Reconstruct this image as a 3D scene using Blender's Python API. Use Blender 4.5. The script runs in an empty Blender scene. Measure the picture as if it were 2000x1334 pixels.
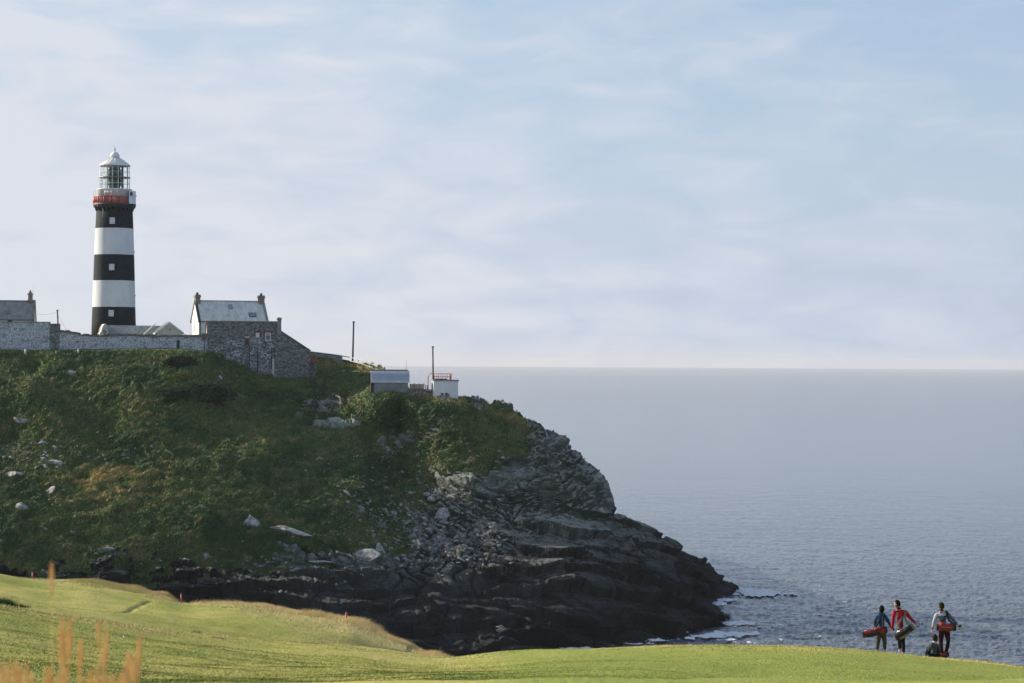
import bpy, bmesh, math, random
import numpy as np
from mathutils import Vector, Matrix
random.seed(7)
RNG = np.random.default_rng(11)
S = bpy.context.scene
COL = S.collection
R = math.radians

# ------------------------------------------------------------------ camera
F = 4700.0                      # focal length in pixels of the 2000 px frame
CAMZ = 36.0
cam_d = bpy.data.cameras.new('camera')
cam = bpy.data.objects.new('camera', cam_d)
COL.objects.link(cam)
cam_d.sensor_width = 36.0
cam_d.lens = 36.0 * F / 2000.0
cam_d.clip_start = 0.5
cam_d.clip_end = 60000
cam_d.dof.use_dof = True
cam_d.dof.focus_distance = 160.0
cam_d.dof.aperture_fstop = 5.6
CAMROT = Matrix.Rotation(R(90.0 + 0.50), 3, 'X') @ Matrix.Rotation(R(0.31), 3, 'Z')
cam.matrix_world = Matrix.Translation((0, 0, CAMZ)) @ CAMROT.to_4x4()
S.camera = cam

# ------------------------------------------------------------------ light
SUN_EL, SUN_AZ = R(22.5), R(-66.0)          # azimuth from +Y (view direction), minus is to the left
sun_dir = Vector((math.sin(SUN_AZ) * math.cos(SUN_EL), math.cos(SUN_AZ) * math.cos(SUN_EL), math.sin(SUN_EL)))
sl = bpy.data.lights.new('sun', 'SUN')
sl.energy = 5.0
sl.angle = R(0.5)
sl.color = (1.0, 0.87, 0.70)
so = bpy.data.objects.new('sun', sl)
COL.objects.link(so)
so.location = (-100, 60, 120)
so.rotation_euler = (-sun_dir).to_track_quat('-Z', 'Y').to_euler()

W = bpy.data.worlds.new('World')
S.world = W
W.use_nodes = True
nt = W.node_tree
for n in list(nt.nodes): nt.nodes.remove(n)
def wn(t, **k):
    n = nt.nodes.new(t)
    for a, b in k.items(): setattr(n, a, b)
    return n
out = wn('ShaderNodeOutputWorld'); bg = wn('ShaderNodeBackground'); bg.inputs['Strength'].default_value = 0.088
bg2 = wn('ShaderNodeBackground'); bg2.inputs['Color'].default_value = (0.655, 0.700, 0.785, 1); bg2.inputs['Strength'].default_value = 0.675
sky = wn('ShaderNodeTexSky', sky_type='NISHITA'); sky.sun_disc = False
sky.sun_elevation = SUN_EL; sky.sun_rotation = SUN_AZ
sky.air_density = 1.0; sky.dust_density = 0.4; sky.ozone_density = 2.5
nt.links.new(sky.outputs[0], bg.inputs[0])
tc = wn('ShaderNodeTexCoord')
mp = wn('ShaderNodeMapping'); mp.inputs['Scale'].default_value = (22.0, 22.0, 70.0); mp.inputs['Rotation'].default_value = (0, R(7), 0)
nt.links.new(tc.outputs['Generated'], mp.inputs[0])
n1 = wn('ShaderNodeTexNoise'); n1.inputs['Scale'].default_value = 1.0; n1.inputs['Detail'].default_value = 7; n1.inputs['Roughness'].default_value = 0.52; n1.inputs['Distortion'].default_value = 0.5
nt.links.new(mp.outputs[0], n1.inputs['Vector'])
mp2 = wn('ShaderNodeMapping'); mp2.inputs['Scale'].default_value = (3.5, 3.5, 13.0); mp2.inputs['Location'].default_value = (4.3, 1.0, 2.0)
nt.links.new(tc.outputs['Generated'], mp2.inputs[0])
n2 = wn('ShaderNodeTexNoise'); n2.inputs['Scale'].default_value = 1.0; n2.inputs['Detail'].default_value = 3
nt.links.new(mp2.outputs[0], n2.inputs['Vector'])
sep = wn('ShaderNodeSeparateXYZ'); nt.links.new(tc.outputs['Generated'], sep.inputs[0])
def wmath(op, a, b=None, clamp=False):
    n = wn('ShaderNodeMath', operation=op); n.use_clamp = clamp
    for i, v in enumerate((a, b)):
        if v is None: continue
        if isinstance(v, (int, float)): n.inputs[i].default_value = v
        else: nt.links.new(v, n.inputs[i])
    return n.outputs[0]
cr = wn('ShaderNodeValToRGB'); cr.color_ramp.elements[0].position = 0.30; cr.color_ramp.elements[0].color = (0.465, 0.55, 0.73, 1)
cr.color_ramp.elements[1].position = 0.66; cr.color_ramp.elements[1].color = (0.69, 0.725, 0.80, 1)
crf = wmath('ADD', wmath('MULTIPLY', n1.outputs[0], 0.62), wmath('MULTIPLY', n2.outputs[0], 0.22))
crf = wmath('ADD', crf, wmath('MULTIPLY', sep.outputs['X'], -0.85))
crf = wmath('SUBTRACT', crf, wmath('MAXIMUM', wmath('MULTIPLY', sep.outputs['Z'], 0.75), -0.02))
crf = wmath('ADD', crf, 0.12)
nt.links.new(crf, cr.inputs[0]); nt.links.new(cr.outputs[0], bg2.inputs[0])
# a thin sheet of high cloud: thicker seen edge-on towards the horizon, thinning out to the right (west)
a = wmath('MULTIPLY', wmath('SUBTRACT', n1.outputs[0], 0.5), 0.8)
b = wmath('MULTIPLY', wmath('SUBTRACT', n2.outputs[0], 0.5), 0.5)
c = wmath('MULTIPLY', sep.outputs['X'], -1.15)
d = wmath('MULTIPLY', wmath('MAXIMUM', sep.outputs['Z'], 0.0), -4.2)
m = wmath('ADD', wmath('ADD', a, b), wmath('ADD', c, d))
m = wmath('ADD', m, 1.22)
m = wmath('MINIMUM', wmath('MAXIMUM', m, wmath('SUBTRACT', 0.80, wmath('MULTIPLY', sep.outputs['Z'], 1.6))), 0.97)
m = wmath('MAXIMUM', m, 0.36)
mix = wn('ShaderNodeMixShader')
nt.links.new(m, mix.inputs[0]); nt.links.new(bg.outputs[0], mix.inputs[1]); nt.links.new(bg2.outputs[0], mix.inputs[2])
nt.links.new(mix.outputs[0], out.inputs[0])

vs = S.view_settings
vs.view_transform = 'Standard'; vs.look = 'None'; vs.gamma = 1.0; vs.use_curve_mapping = False
vs.exposure = 0.62
S.render.engine = 'CYCLES'
S.cycles.max_bounces = 5; S.cycles.transparent_max_bounces = 6
S.cycles.use_denoising = True

# ------------------------------------------------------------------ pixel <-> world
_Rm = np.array(CAMROT)
def ray(px, py):
    px = np.asarray(px, float); py = np.asarray(py, float)
    px, py = np.broadcast_arrays(px, py)
    d = np.stack([(px - 1000) / F, (667 - py) / F, -np.ones_like(px)], -1)
    w = d @ _Rm.T
    return w / w[..., 1:2]
def at(px, py, D):
    """world point seen at photo pixel (px, py), at distance D along +Y"""
    w = ray(px, py) * np.asarray(D, float)[..., None]
    w[..., 2] += CAMZ
    return w
def v(px, py, D): return Vector(at(px, py, D).tolist())
def depth_at_z(px, py, z):
    return (z - CAMZ) / ray(px, py)[..., 2]

# ------------------------------------------------------------------ noise (numpy)
def _hash(ix, iy, iz, seed):
    h = (ix.astype(np.uint32) * np.uint32(374761393) + iy.astype(np.uint32) * np.uint32(668265263)
         + iz.astype(np.uint32) * np.uint32(2147483647) + np.uint32((seed * 1274126177) & 0xffffffff))
    h = (h ^ (h >> np.uint32(13))) * np.uint32(1274126177)
    h = (h ^ (h >> np.uint32(15))) * np.uint32(2246822519)
    return (h ^ (h >> np.uint32(16)))
def rnd(ix, iy, iz, seed): return _hash(np.asarray(ix, np.int64), np.asarray(iy, np.int64), np.asarray(iz, np.int64), seed).astype(np.float64) / 4294967295.0
def vnoise(p, seed=0):
    """smooth value noise, about -1..1"""
    i = np.floor(p).astype(np.int64); f = p - i
    u = f * f * f * (f * (f * 6 - 15) + 10)
    r = 0
    for dx in (0, 1):
        for dy in (0, 1):
            for dz in (0, 1):
                w = (u[:, 0] if dx else 1 - u[:, 0]) * (u[:, 1] if dy else 1 - u[:, 1]) * (u[:, 2] if dz else 1 - u[:, 2])
                r = r + w * rnd(i[:, 0] + dx, i[:, 1] + dy, i[:, 2] + dz, seed)
    return r * 2 - 1
def fbm(p, scale, octaves=4, seed=0, gain=0.5):
    q = p / np.asarray(scale, float); a = 1.0; s = 0; t = 0
    for o in range(octaves):
        s = s + a * vnoise(q, seed + o * 17); t += a; a *= gain; q = q * 2.03 + 7.1
    return s / t * 1.35
def voro(p, scale, seed=0):
    q = p / np.asarray(scale, float); i = np.floor(q).astype(np.int64)
    best = np.full(len(q), 1e9); second = np.full(len(q), 1e9); off = np.zeros((len(q), 3)); cid = np.zeros((len(q), 3), np.int64)
    for dx in (-1, 0, 1):
        for dy in (-1, 0, 1):
            for dz in (-1, 0, 1):
                c = i + np.array([dx, dy, dz])
                f = np.stack([rnd(c[:, 0], c[:, 1], c[:, 2], seed + k) for k in range(3)], -1) * 0.9 + 0.05
                o = q - (c + f); dd = (o * o).sum(1)
                nb = dd < best
                second = np.where(nb, best, np.minimum(second, dd))
                best = np.where(nb, dd, best); off[nb] = o[nb]; cid[nb] = c[nb]
    r = [rnd(cid[:, 0], cid[:, 1], cid[:, 2], seed + 31 + k) for k in range(4)]
    return r, off, np.sqrt(second) - np.sqrt(best)
def sstep(a, b, x):
    t = np.clip((x - a) / (b - a), 0, 1); return t * t * (3 - 2 * t)
class RBF:
    def __init__(s, pts, vals, sx=1.0, sy=1.0):
        s.p = np.array(pts, float) / (sx, sy); s.sc = (sx, sy); y = np.array(vals, float)
        n = len(y); A = np.zeros((n + 3, n + 3))
        A[:n, :n] = s.k(s.p, s.p) - np.eye(n) * 1e-3
        A[:n, n] = 1; A[:n, n + 1:] = s.p; A[n, :n] = 1; A[n + 1:, :n] = s.p.T
        s.w = np.linalg.solve(A, np.concatenate([y, np.zeros(3)]))
    def k(s, a, b): return -np.sqrt(((a[:, None] - b[None]) ** 2).sum(-1) + 0.01)
    def __call__(s, x, y):
        x = np.asarray(x, float); sh = np.broadcast(x, y).shape
        q = np.stack(np.broadcast_arrays(x, np.asarray(y, float)), -1).reshape(-1, 2) / s.sc
        r = np.concatenate([s.k(c, s.p) @ s.w[:-3] + s.w[-3] + c @ s.w[-2:] for c in np.array_split(q, max(1, len(q) // 20000))])
        return r.reshape(sh)

# ------------------------------------------------------------------ materials
def newmat(name):
    m = bpy.data.materials.new(name); m.use_nodes = True
    t = m.node_tree; b = t.nodes['Principled BSDF']
    return m, t, b
def _n(t, ty, **k):
    n = t.nodes.new(ty)
    for a, b in k.items(): setattr(n, a, b)
    return n
def _ramp(t, fac, stops):
    r = _n(t, 'ShaderNodeValToRGB'); e = r.color_ramp.elements
    while len(e) < len(stops): e.new(0.5)
    for k, (p, c) in enumerate(stops):
        e[k].position = p; e[k].color = (*c, 1) if len(c) == 3 else c
    t.links.new(fac, r.inputs[0]); return r.outputs[0]
def _noise(t, scale, detail=4, rough=0.55, vec=None, coord='Object', stretch=None, dist=0.0):
    tc = _n(t, 'ShaderNodeTexCoord'); src = tc.outputs[coord] if vec is None else vec
    if stretch:
        mp = _n(t, 'ShaderNodeMapping'); mp.inputs['Scale'].default_value = stretch
        t.links.new(src, mp.inputs[0]); src = mp.outputs[0]
    n = _n(t, 'ShaderNodeTexNoise'); n.inputs['Scale'].default_value = scale; n.inputs['Detail'].default_value = detail
    n.inputs['Roughness'].default_value = rough; n.inputs['Distortion'].default_value = dist
    t.links.new(src, n.inputs['Vector']); return n.outputs[0]
def _math(t, op, a, b=0.0, clamp=False):
    n = _n(t, 'ShaderNodeMath', operation=op); n.use_clamp = clamp
    for i, x in enumerate((a, b)):
        if isinstance(x, (int, float)): n.inputs[i].default_value = x
        else: t.links.new(x, n.inputs[i])
    return n.outputs[0]
def _mix(t, fac, a, b, blend='MIX'):
    n = _n(t, 'ShaderNodeMix', data_type='RGBA', blend_type=blend)
    for s, x in ((0, fac), (6, a), (7, b)):
        if isinstance(x, (int, float)): n.inputs[s].default_value = x
        elif isinstance(x, tuple): n.inputs[s].default_value = (*x, 1)
        else: t.links.new(x, n.inputs[s])
    return n.outputs[2]
def _bump(t, b, h, strength=0.5, dist=0.1):
    n = _n(t, 'ShaderNodeBump'); n.inputs['Strength'].default_value = strength; n.inputs['Distance'].default_value = dist
    t.links.new(h, n.inputs['Height']); t.links.new(n.outputs[0], b.inputs['Normal']); return n
def _attr(t, name):
    n = _n(t, 'ShaderNodeAttribute', attribute_name=name); return n
def paint(name, c1, c2=None, rough=0.6, scale=3.0, metal=0.0, bump=0.15, spec=0.5, detail=6):
    """a surface with uneven tone: two close colours through noise and a light bump"""
    c2 = c2 or tuple(x * 0.75 for x in c1)
    m, t, b = newmat(name)
    f = _noise(t, scale, detail)
    t.links.new(_ramp(t, f, [(0.35, c2), (0.65, c1)]), b.inputs['Base Color'])
    b.inputs['Roughness'].default_value = rough; b.inputs['Metallic'].default_value = metal
    b.inputs['Specular IOR Level'].default_value = spec
    if bump: _bump(t, b, _noise(t, scale * 6, 3), bump, 0.02)
    return m
def stone(name, dark, mid, light, cover, scale=3.2, mortar=(0.12, 0.12, 0.11), squash=2.0):
    """rubble masonry: flattened stones in mortar, patches of old limewash (cover 0..1)"""
    m, t, b = newmat(name)
    tc = _n(t, 'ShaderNodeTexCoord'); mp = _n(t, 'ShaderNodeMapping'); mp.inputs['Scale'].default_value = (1, 1, squash)
    t.links.new(tc.outputs['Object'], mp.inputs[0])
    nz = _n(t, 'ShaderNodeTexNoise'); nz.inputs['Scale'].default_value = 4.0; t.links.new(mp.outputs[0], nz.inputs[0])
    ad = _n(t, 'ShaderNodeVectorMath', operation='MULTIPLY_ADD'); ad.inputs[1].default_value = (0.18,) * 3
    t.links.new(nz.outputs['Color'], ad.inputs[0]); t.links.new(mp.outputs[0], ad.inputs[2])
    vc = _n(t, 'ShaderNodeTexVoronoi'); vc.inputs['Scale'].default_value = scale; t.links.new(ad.outputs[0], vc.inputs['Vector'])
    ve = _n(t, 'ShaderNodeTexVoronoi', feature='DISTANCE_TO_EDGE'); ve.inputs['Scale'].default_value = scale; t.links.new(ad.outputs[0], ve.inputs['Vector'])
    sr = _n(t, 'ShaderNodeSeparateColor'); t.links.new(vc.outputs['Color'], sr.inputs[0])
    col = _ramp(t, sr.outputs[0], [(0.0, dark), (0.5, mid), (1.0, tuple(min(1, x * 1.5) for x in mid))])
    wash = _noise(t, 0.55, 6, 0.65, stretch=(1, 1, 1.6)); wf = _noise(t, 3.4, 5, 0.7)
    k = _math(t, 'ADD', _math(t, 'MULTIPLY', wash, 1.1), _math(t, 'MULTIPLY', wf, 1.0))
    k = _math(t, 'ADD', k, _math(t, 'MULTIPLY', _math(t, 'SUBTRACT', sr.outputs[1], 0.5), 0.5))
    k = _math(t, 'SUBTRACT', k, 1.58 - cover); k = _math(t, 'MULTIPLY', k, 2.6, True)
    col = _mix(t, k, col, light)
    edge = _math(t, 'MULTIPLY', ve.outputs['Distance'], 9.0, True)
    col = _mix(t, edge, mortar, col)
    t.links.new(col, b.inputs['Base Color']); b.inputs['Roughness'].default_value = 0.9; b.inputs['Specular IOR Level'].default_value = 0.2
    _bump(t, b, _math(t, 'ADD', edge, _math(t, 'MULTIPLY', wf, 0.6)), 0.9, 0.09)
    return m

# ------------------------------------------------------------------ object helpers
def tag(o, label=None, cat=None, group=None, kind=None):
    if label: o['label'] = label
    if cat: o['category'] = cat
    if group: o['group'] = group
    if kind: o['kind'] = kind
    return o
def empty(name, loc=(0, 0, 0), rz=0.0, label=None, cat=None, group=None):
    o = bpy.data.objects.new(name, None); COL.objects.link(o)
    o.empty_display_size = 0.5; o.location = loc; o.rotation_euler = (0, 0, rz)
    return tag(o, label, cat, group)
def mesh_np(name, verts, faces, mat, smooth=True, parent=None):
    """verts (N,3), faces (M,3|4) numpy"""
    me = bpy.data.meshes.new(name); k = faces.shape[1]
    me.vertices.add(len(verts)); me.vertices.foreach_set('co', np.ascontiguousarray(verts, np.float32).ravel())
    me.loops.add(faces.size); me.loops.foreach_set('vertex_index', faces.astype(np.int32).ravel())
    me.polygons.add(len(faces)); me.polygons.foreach_set('loop_start', np.arange(0, faces.size, k, dtype=np.int32))
    me.polygons.foreach_set('loop_total', np.full(len(faces), k, np.int32))
    me.update(calc_edges=True)
    me.polygons.foreach_set('use_smooth', np.full(len(faces), smooth, bool))
    me.materials.append(mat)
    o = bpy.data.objects.new(name, me); COL.objects.link(o)
    if parent: o.parent = parent
    return o
def fattr(o, name, vals):
    a = o.data.attributes.new(name, 'FLOAT', 'POINT'); a.data.foreach_set('value', np.ascontiguousarray(vals, np.float32).ravel())
def cattr(o, name, cols):
    a = o.data.attributes.new(name, 'FLOAT_COLOR', 'POINT'); c = np.ones((len(cols), 4), np.float32); c[:, :3] = cols
    a.data.foreach_set('color', c.ravel())
def gridf(nr, nc):
    i = np.arange(nr - 1)[:, None] * nc + np.arange(nc - 1)[None]
    return np.stack([i, i + 1, i + nc + 1, i + nc], -1).reshape(-1, 4)
class MB:
    def __init__(s): s.v = []; s.f = []; s.m = []; s.sm = []
    def add(s, vs, fs, mi=0, sm=False):
        k = len(s.v); s.v += [tuple(x) for x in vs]; s.f += [tuple(i + k for i in f) for f in fs]
        s.m += [mi] * len(fs); s.sm += [sm] * len(fs); return s
    def box(s, x0, x1, y0, y1, z0, z1, mi=0):
        vs = [(x, y, z) for z in (z0, z1) for y in (y0, y1) for x in (x0, x1)]
        return s.add(vs, [(0, 2, 3, 1), (4, 5, 7, 6), (0, 1, 5, 4), (2, 6, 7, 3), (0, 4, 6, 2), (1, 3, 7, 5)], mi)
    def prism(s, poly, axis, a, b, mi=0):
        """poly of 2d points extruded along axis ('x': poly is (y,z), 'y': (x,z), 'z': (x,y))"""
        f = {'x': lambda p, t: (t, p[0], p[1]), 'y': lambda p, t: (p[0], t, p[1]), 'z': lambda p, t: (p[0], p[1], t)}[axis]
        n = len(poly); vs = [f(p, a) for p in poly] + [f(p, b) for p in poly]
        return s.add(vs, [tuple(range(n)), tuple(range(2 * n - 1, n - 1, -1))] + [(i, (i + 1) % n, n + (i + 1) % n, n + i) for i in range(n)], mi)
    def tube(s, pts, r, n=8, mi=0, r2=None):
        pts = [Vector(p) for p in pts]; rings = []
        for i, p in enumerate(pts):
            d = (pts[min(i + 1, len(pts) - 1)] - pts[max(i - 1, 0)]).normalized()
            u = d.cross(Vector((0, 0, 1)) if abs(d.z) < 0.95 else Vector((0, 1, 0))).normalized(); w = d.cross(u)
            rr = r if r2 is None else r + (r2 - r) * i / (len(pts) - 1)
            if isinstance(r, (list, tuple)): rr = r[i]
            rings.append([p + (u * math.cos(2 * math.pi * k / n) + w * math.sin(2 * math.pi * k / n)) * rr for k in range(n)])
        vs = [q for rg in rings for q in rg]
        fs = [(j * n + k, j * n + (k + 1) % n, (j + 1) * n + (k + 1) % n, (j + 1) * n + k) for j in range(len(pts) - 1) for k in range(n)]
        fs += [tuple(range(n - 1, -1, -1)), tuple((len(pts) - 1) * n + k for k in range(n))]
        return s.add(vs, fs, mi, True)
    def lathe(s, prof, n=32, mi=0, c=(0, 0), a0=0.0, a1=2 * math.pi, caps=True, sm=True):
        full = abs(a1 - a0 - 2 * math.pi) < 1e-6; m = n if full else n + 1
        vs = [(c[0] + r * math.cos(a0 + (a1 - a0) * k / n), c[1] + r * math.sin(a0 + (a1 - a0) * k / n), z) for r, z in prof for k in range(m)]
        fs = [(j * m + k, j * m + (k + 1) % m, (j + 1) * m + (k + 1) % m, (j + 1) * m + k) for j in range(len(prof) - 1) for k in range(n)]
        if caps and full: fs += [tuple(range(n - 1, -1, -1)), tuple((len(prof) - 1) * m + k for k in range(n))]
        return s.add(vs, fs, mi, sm)
    def build(s, name, mat, parent=None, bevel=0.0):
        me = bpy.data.meshes.new(name); me.from_pydata(s.v, [], s.f)
        for m in (mat if isinstance(mat, (list, tuple)) else [mat]): me.materials.append(m)
        me.polygons.foreach_set('material_index', s.m); me.polygons.foreach_set('use_smooth', s.sm)
        bm = bmesh.new(); bm.from_mesh(me); bmesh.ops.recalc_face_normals(bm, faces=bm.faces)
        if bevel: bmesh.ops.bevel(bm, geom=[e for e in bm.edges if e.is_manifold and e.calc_face_angle(0) > 0.6], offset=bevel, segments=1, affect='EDGES')
        bm.to_mesh(me); bm.free()
        o = bpy.data.objects.new(name, me); COL.objects.link(o)
        if parent: o.parent = parent
        return o
# ================================================================== SEA
def pw(x, tab):
    t = np.array(tab, float); return np.interp(x, t[:, 0], t[:, 1])
mt, t, b = newmat('sea_water')
b.inputs['Base Color'].default_value = (0.085, 0.10, 0.115, 1)
b.inputs['IOR'].default_value = 1.33; b.inputs['Roughness'].default_value = 0.16
w1 = _noise(t, 1.0, 5, 0.62, stretch=(0.5, 0.62, 1.0), coord='Object', dist=0.6)
w2 = _noise(t, 1.0, 4, 0.6, stretch=(0.07, 0.12, 1.0), coord='Object', dist=0.4)
w3 = _noise(t, 1.0, 3, 0.5, stretch=(0.004, 0.012, 1.0), coord='Object')
hh = _math(t, 'ADD', _math(t, 'MULTIPLY', w1, 0.5), _math(t, 'MULTIPLY', w2, 1.2))
bn = _bump(t, b, hh, 1.0, 1.0)
bs = _math(t, 'MULTIPLY', _ramp(t, w3, [(0.3, (0.6,) * 3), (0.7, (1.0,) * 3)]), _attr(t, 'chop').outputs['Fac'])
t.links.new(bs, bn.inputs['Strength'])
cx = np.unique(np.concatenate([np.linspace(-9000, 850, 40), np.linspace(850, 2160, 820), np.linspace(2160, 11000, 40)]))
dy = np.concatenate([np.linspace(10, 283, 12), np.geomspace(284, 1600, 620), np.geomspace(1640, 20500, 60)])
PX, DD = np.meshgrid(cx, dy)
X = (PX - 1000) / F * DD
P = np.stack([X, DD, np.zeros_like(X)], -1).reshape(-1, 3)
amp = (sstep(850, 900, PX) * (1 - sstep(2110, 2160, PX)) * sstep(284, 300, DD) * (1 - sstep(900, 1600, DD)) * np.clip(325 / DD, 0, 1) ** 2.0 * 1.2).ravel()
k = amp > 0
q = P[k].copy(); q[:, 2] = 0
warp = fbm(q, 14, 2, 3)[:, None] * np.array([1.5, 1.5, 0]); q = q + warp
h = (1 - np.abs(fbm(q, (1.25, 1.2, 9), 3, 5))) * 0.27 + fbm(q, (5, 4, 9), 3, 8) * 0.15 + fbm(q, (0.55, .7, 9), 2, 9) * 0.09 - 0.2
P[k, 2] = h * amp[k] * 0.85
sea = mesh_np('sea', P, gridf(len(dy), len(cx)), mt); tag(sea, kind='structure')
fattr(sea, 'chop', (0.006 + 0.994 * np.clip(335.0 / DD, 0, 1) ** 2.5).ravel())

# ================================================================== HEADLAND
TOP = [(-700, 680), (-300, 684), (0, 687), (330, 685), (400, 690), (600, 692), (620, 694), (660, 698), (700, 708), (730, 717), (760, 730), (800, 757),
       (830, 764), (850, 770), (900, 776), (925, 778), (975, 793), (1000, 803), (1050, 826), (1080, 843), (1100, 858), (1140, 901), (1170, 928),
       (1184, 946), (1190, 976), (1193, 1006), (1205, 1014), (1270, 1029), (1300, 1047), (1330, 1073), (1350, 1086), (1385, 1098), (1400, 1120), (1420, 1131), (1440, 1146), (1462, 1158)]
BOT = [(-700, 1300), (900, 1296), (1100, 1279), (1240, 1262), (1300, 1256), (1380, 1246), (1412, 1232), (1424, 1218), (1430, 1190), (1462, 1162)]
ctl = []
def cd(px, py, D): ctl.append((px, py, float(D)))
def cw(px, py, dd=0.0): ctl.append((px, py, float(depth_at_z(px, py, 0.0)) + dd))
for x in (-700, -300, 0, 200, 400):
    cd(x, 688, 361); cd(x, 740, 351); cd(x, 850, 337); cd(x, 950, 321.5); cd(x, 1000, 313); cd(x, 1036 + max(0, x) * .16, 306.5); cd(x, 1065 + max(0, x) * .14, 303.5); cd(x, 1110 + max(0, x) * .08, 302); cd(x, 1200, 299.2); cw(x, 1296)
cd(60, 742, 345); cd(60, 735, 356); cd(-60, 742, 345); cd(-60, 735, 356); cd(160, 745, 351)
for x in (550,):
    cd(x, 850, 341); cd(x, 950, 326); cd(x, 1040, 314); cd(x, 1100, 307); cd(x, 1200, 300); cw(x, 1296)
cd(450, 712, 366); cd(450, 690, 377); cd(540, 742, 368); cd(540, 700, 386); cd(600, 748, 369); cd(610, 700, 388); cd(640, 705, 384); cd(500, 790, 357)
cd(680, 740, 371); cd(700, 712, 380); cd(730, 722, 372); cd(760, 776, 350.4); cd(760, 740, 358); cd(730, 772, 351.6); cd(730, 745, 362); cd(795, 777, 350.2); cd(800, 780, 350); cd(800, 762, 356); cd(850, 781, 348.8); cd(875, 784, 348.6); cd(895, 788, 348.6); cd(850, 765, 356); cd(890, 776, 354)
cd(900, 778, 351); cd(640, 800, 359); cd(700, 850, 348); cd(780, 850, 352); cd(690, 950, 330); cd(780, 940, 343); cd(770, 1000, 331); cd(720, 1060, 316)
cd(800, 1060, 321); cd(700, 1120, 308); cd(800, 1130, 310); cd(800, 1200, 302); cw(780, 1296); cd(900, 1200, 304)
cd(900, 900, 340); cd(930, 960, 335); cd(940, 1000, 333); cd(880, 1040, 329); cd(900, 1100, 317); cw(950, 1290)
cd(1000, 803, 354); cd(1000, 860, 344); cd(1000, 930, 339); cd(1000, 1010, 335); cd(1010, 1100, 320); cd(1020, 1200, 306); cw(1100, 1275); cw(1170, 1268)
cd(1080, 845, 355); cd(1100, 930, 342); cd(1080, 1010, 337); cd(1080, 1100, 322); cd(1090, 1180, 310)
cd(1140, 905, 352); cd(1170, 960, 346); cd(1180, 1005, 343); cd(1140, 1010, 340); cd(1200, 1020, 352); cd(1160, 1100, 325); cd(1170, 1200, 311)
cd(1270, 1031, 362); cd(1250, 1090, 342); cd(1240, 1160, 322); cw(1240, 1256); cw(1310, 1250)
cd(1340, 1082, 368); cd(1320, 1130, 346); cd(1340, 1190, 325); cw(1365, 1243)
cd(1390, 1103, 378); cd(1385, 1140, 366); cw(1408, 1171); cw(1380, 1174, 2); cw(1400, 1180, 7); cw(1416, 1180, 12); cd(1378, 1195, 340); cw(1402, 1193, 3); cw(1400, 1200, -4); cw(1424, 1213); cw(1408, 1228); cd(1395, 1212, 333)
cw(1440, 1158, 0); cw(1458, 1158, 1); cd(1420, 1140, 376)
ctl_ = np.array(ctl)
DEP = RBF(ctl_[:, :2], ctl_[:, 2], 10, 10)
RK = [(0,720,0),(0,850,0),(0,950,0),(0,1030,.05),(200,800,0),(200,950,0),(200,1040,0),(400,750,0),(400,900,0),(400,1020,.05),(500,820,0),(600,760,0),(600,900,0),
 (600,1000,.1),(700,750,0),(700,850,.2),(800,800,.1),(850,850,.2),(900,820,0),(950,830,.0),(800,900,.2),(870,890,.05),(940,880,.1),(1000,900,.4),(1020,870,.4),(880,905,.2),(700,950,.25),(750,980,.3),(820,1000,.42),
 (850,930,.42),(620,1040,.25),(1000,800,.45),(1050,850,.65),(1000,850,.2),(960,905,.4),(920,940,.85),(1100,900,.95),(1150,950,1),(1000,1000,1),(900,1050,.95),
 (850,1080,.55),(750,1070,.32),(700,1090,.48),(800,1130,1),(600,1110,.42),(500,1120,.5),(400,1120,.35),(200,1110,.5),(0,1085,.4),(0,1115,.7),(200,1140,.85),(400,1145,.8),(0,1150,.9),(500,1180,.85),(300,1200,.6),  # left foot: rock cover raised so its dark colour deepens the slope's shade
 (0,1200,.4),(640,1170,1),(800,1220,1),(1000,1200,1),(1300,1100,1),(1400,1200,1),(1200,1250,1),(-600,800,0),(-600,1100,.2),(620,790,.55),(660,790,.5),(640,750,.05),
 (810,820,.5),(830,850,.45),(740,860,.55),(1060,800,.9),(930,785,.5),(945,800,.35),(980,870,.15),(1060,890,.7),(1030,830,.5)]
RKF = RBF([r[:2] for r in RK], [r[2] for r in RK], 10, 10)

cols = np.concatenate([np.linspace(-700, -20, 80, endpoint=False), np.linspace(-20, 1462, 1090)])
NV = 560; NB = 46
tt = np.linspace(0, 1, NV) ** 0.92
top = pw(cols, TOP); bot = pw(cols, BOT)
PYF = bot[None] + (top - bot)[None] * tt[:, None]
PXF = np.broadcast_to(cols, PYF.shape)
DF = DEP(PXF, PYF)
DF = np.maximum.accumulate(DF, axis=0)                     # depth grows from the water up to the crest
front = at(PXF, PYF, DF)
# behind the crest: plateau on the left, falling to the sea on the far side
s = np.linspace(0, 1, NB + 1)[1:]
ext = pw(cols, [(-700, 150), (600, 150), (900, 60), (1200, 40), (1462, 6)])
ds = s[:, None] ** 1.6 * ext[None]
dtop = DF[-1][None]; ztop = front[-1, :, 2][None]
flat = 1 - sstep(560, 720, cols)[None]
zf = ztop + np.minimum(ds * 0.055, 1.3) * 1.0
zf = np.where(ds > 95, zf - (zf + 3) * sstep(95, 150, ds), zf)
zr = ztop - (ztop + 3) * (0.25 * (ds / ext[None]) + 0.75 * (ds / ext[None]) ** 2)
zb = flat * zf + (1 - flat) * zr
db = dtop + ds
yb_ = np.broadcast_to(front[-1, :, 0] / front[-1, :, 1], db.shape) * db
back = np.stack([yb_, db, zb], -1)
G = np.concatenate([front, back], 0)
NR, NC = G.shape[:2]
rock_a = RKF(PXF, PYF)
rock_b = np.broadcast_to(np.where(cols > 960, 0.9, 0.1)[None], db.shape)
RKV = np.concatenate([rock_a, rock_b], 0).ravel()
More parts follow.
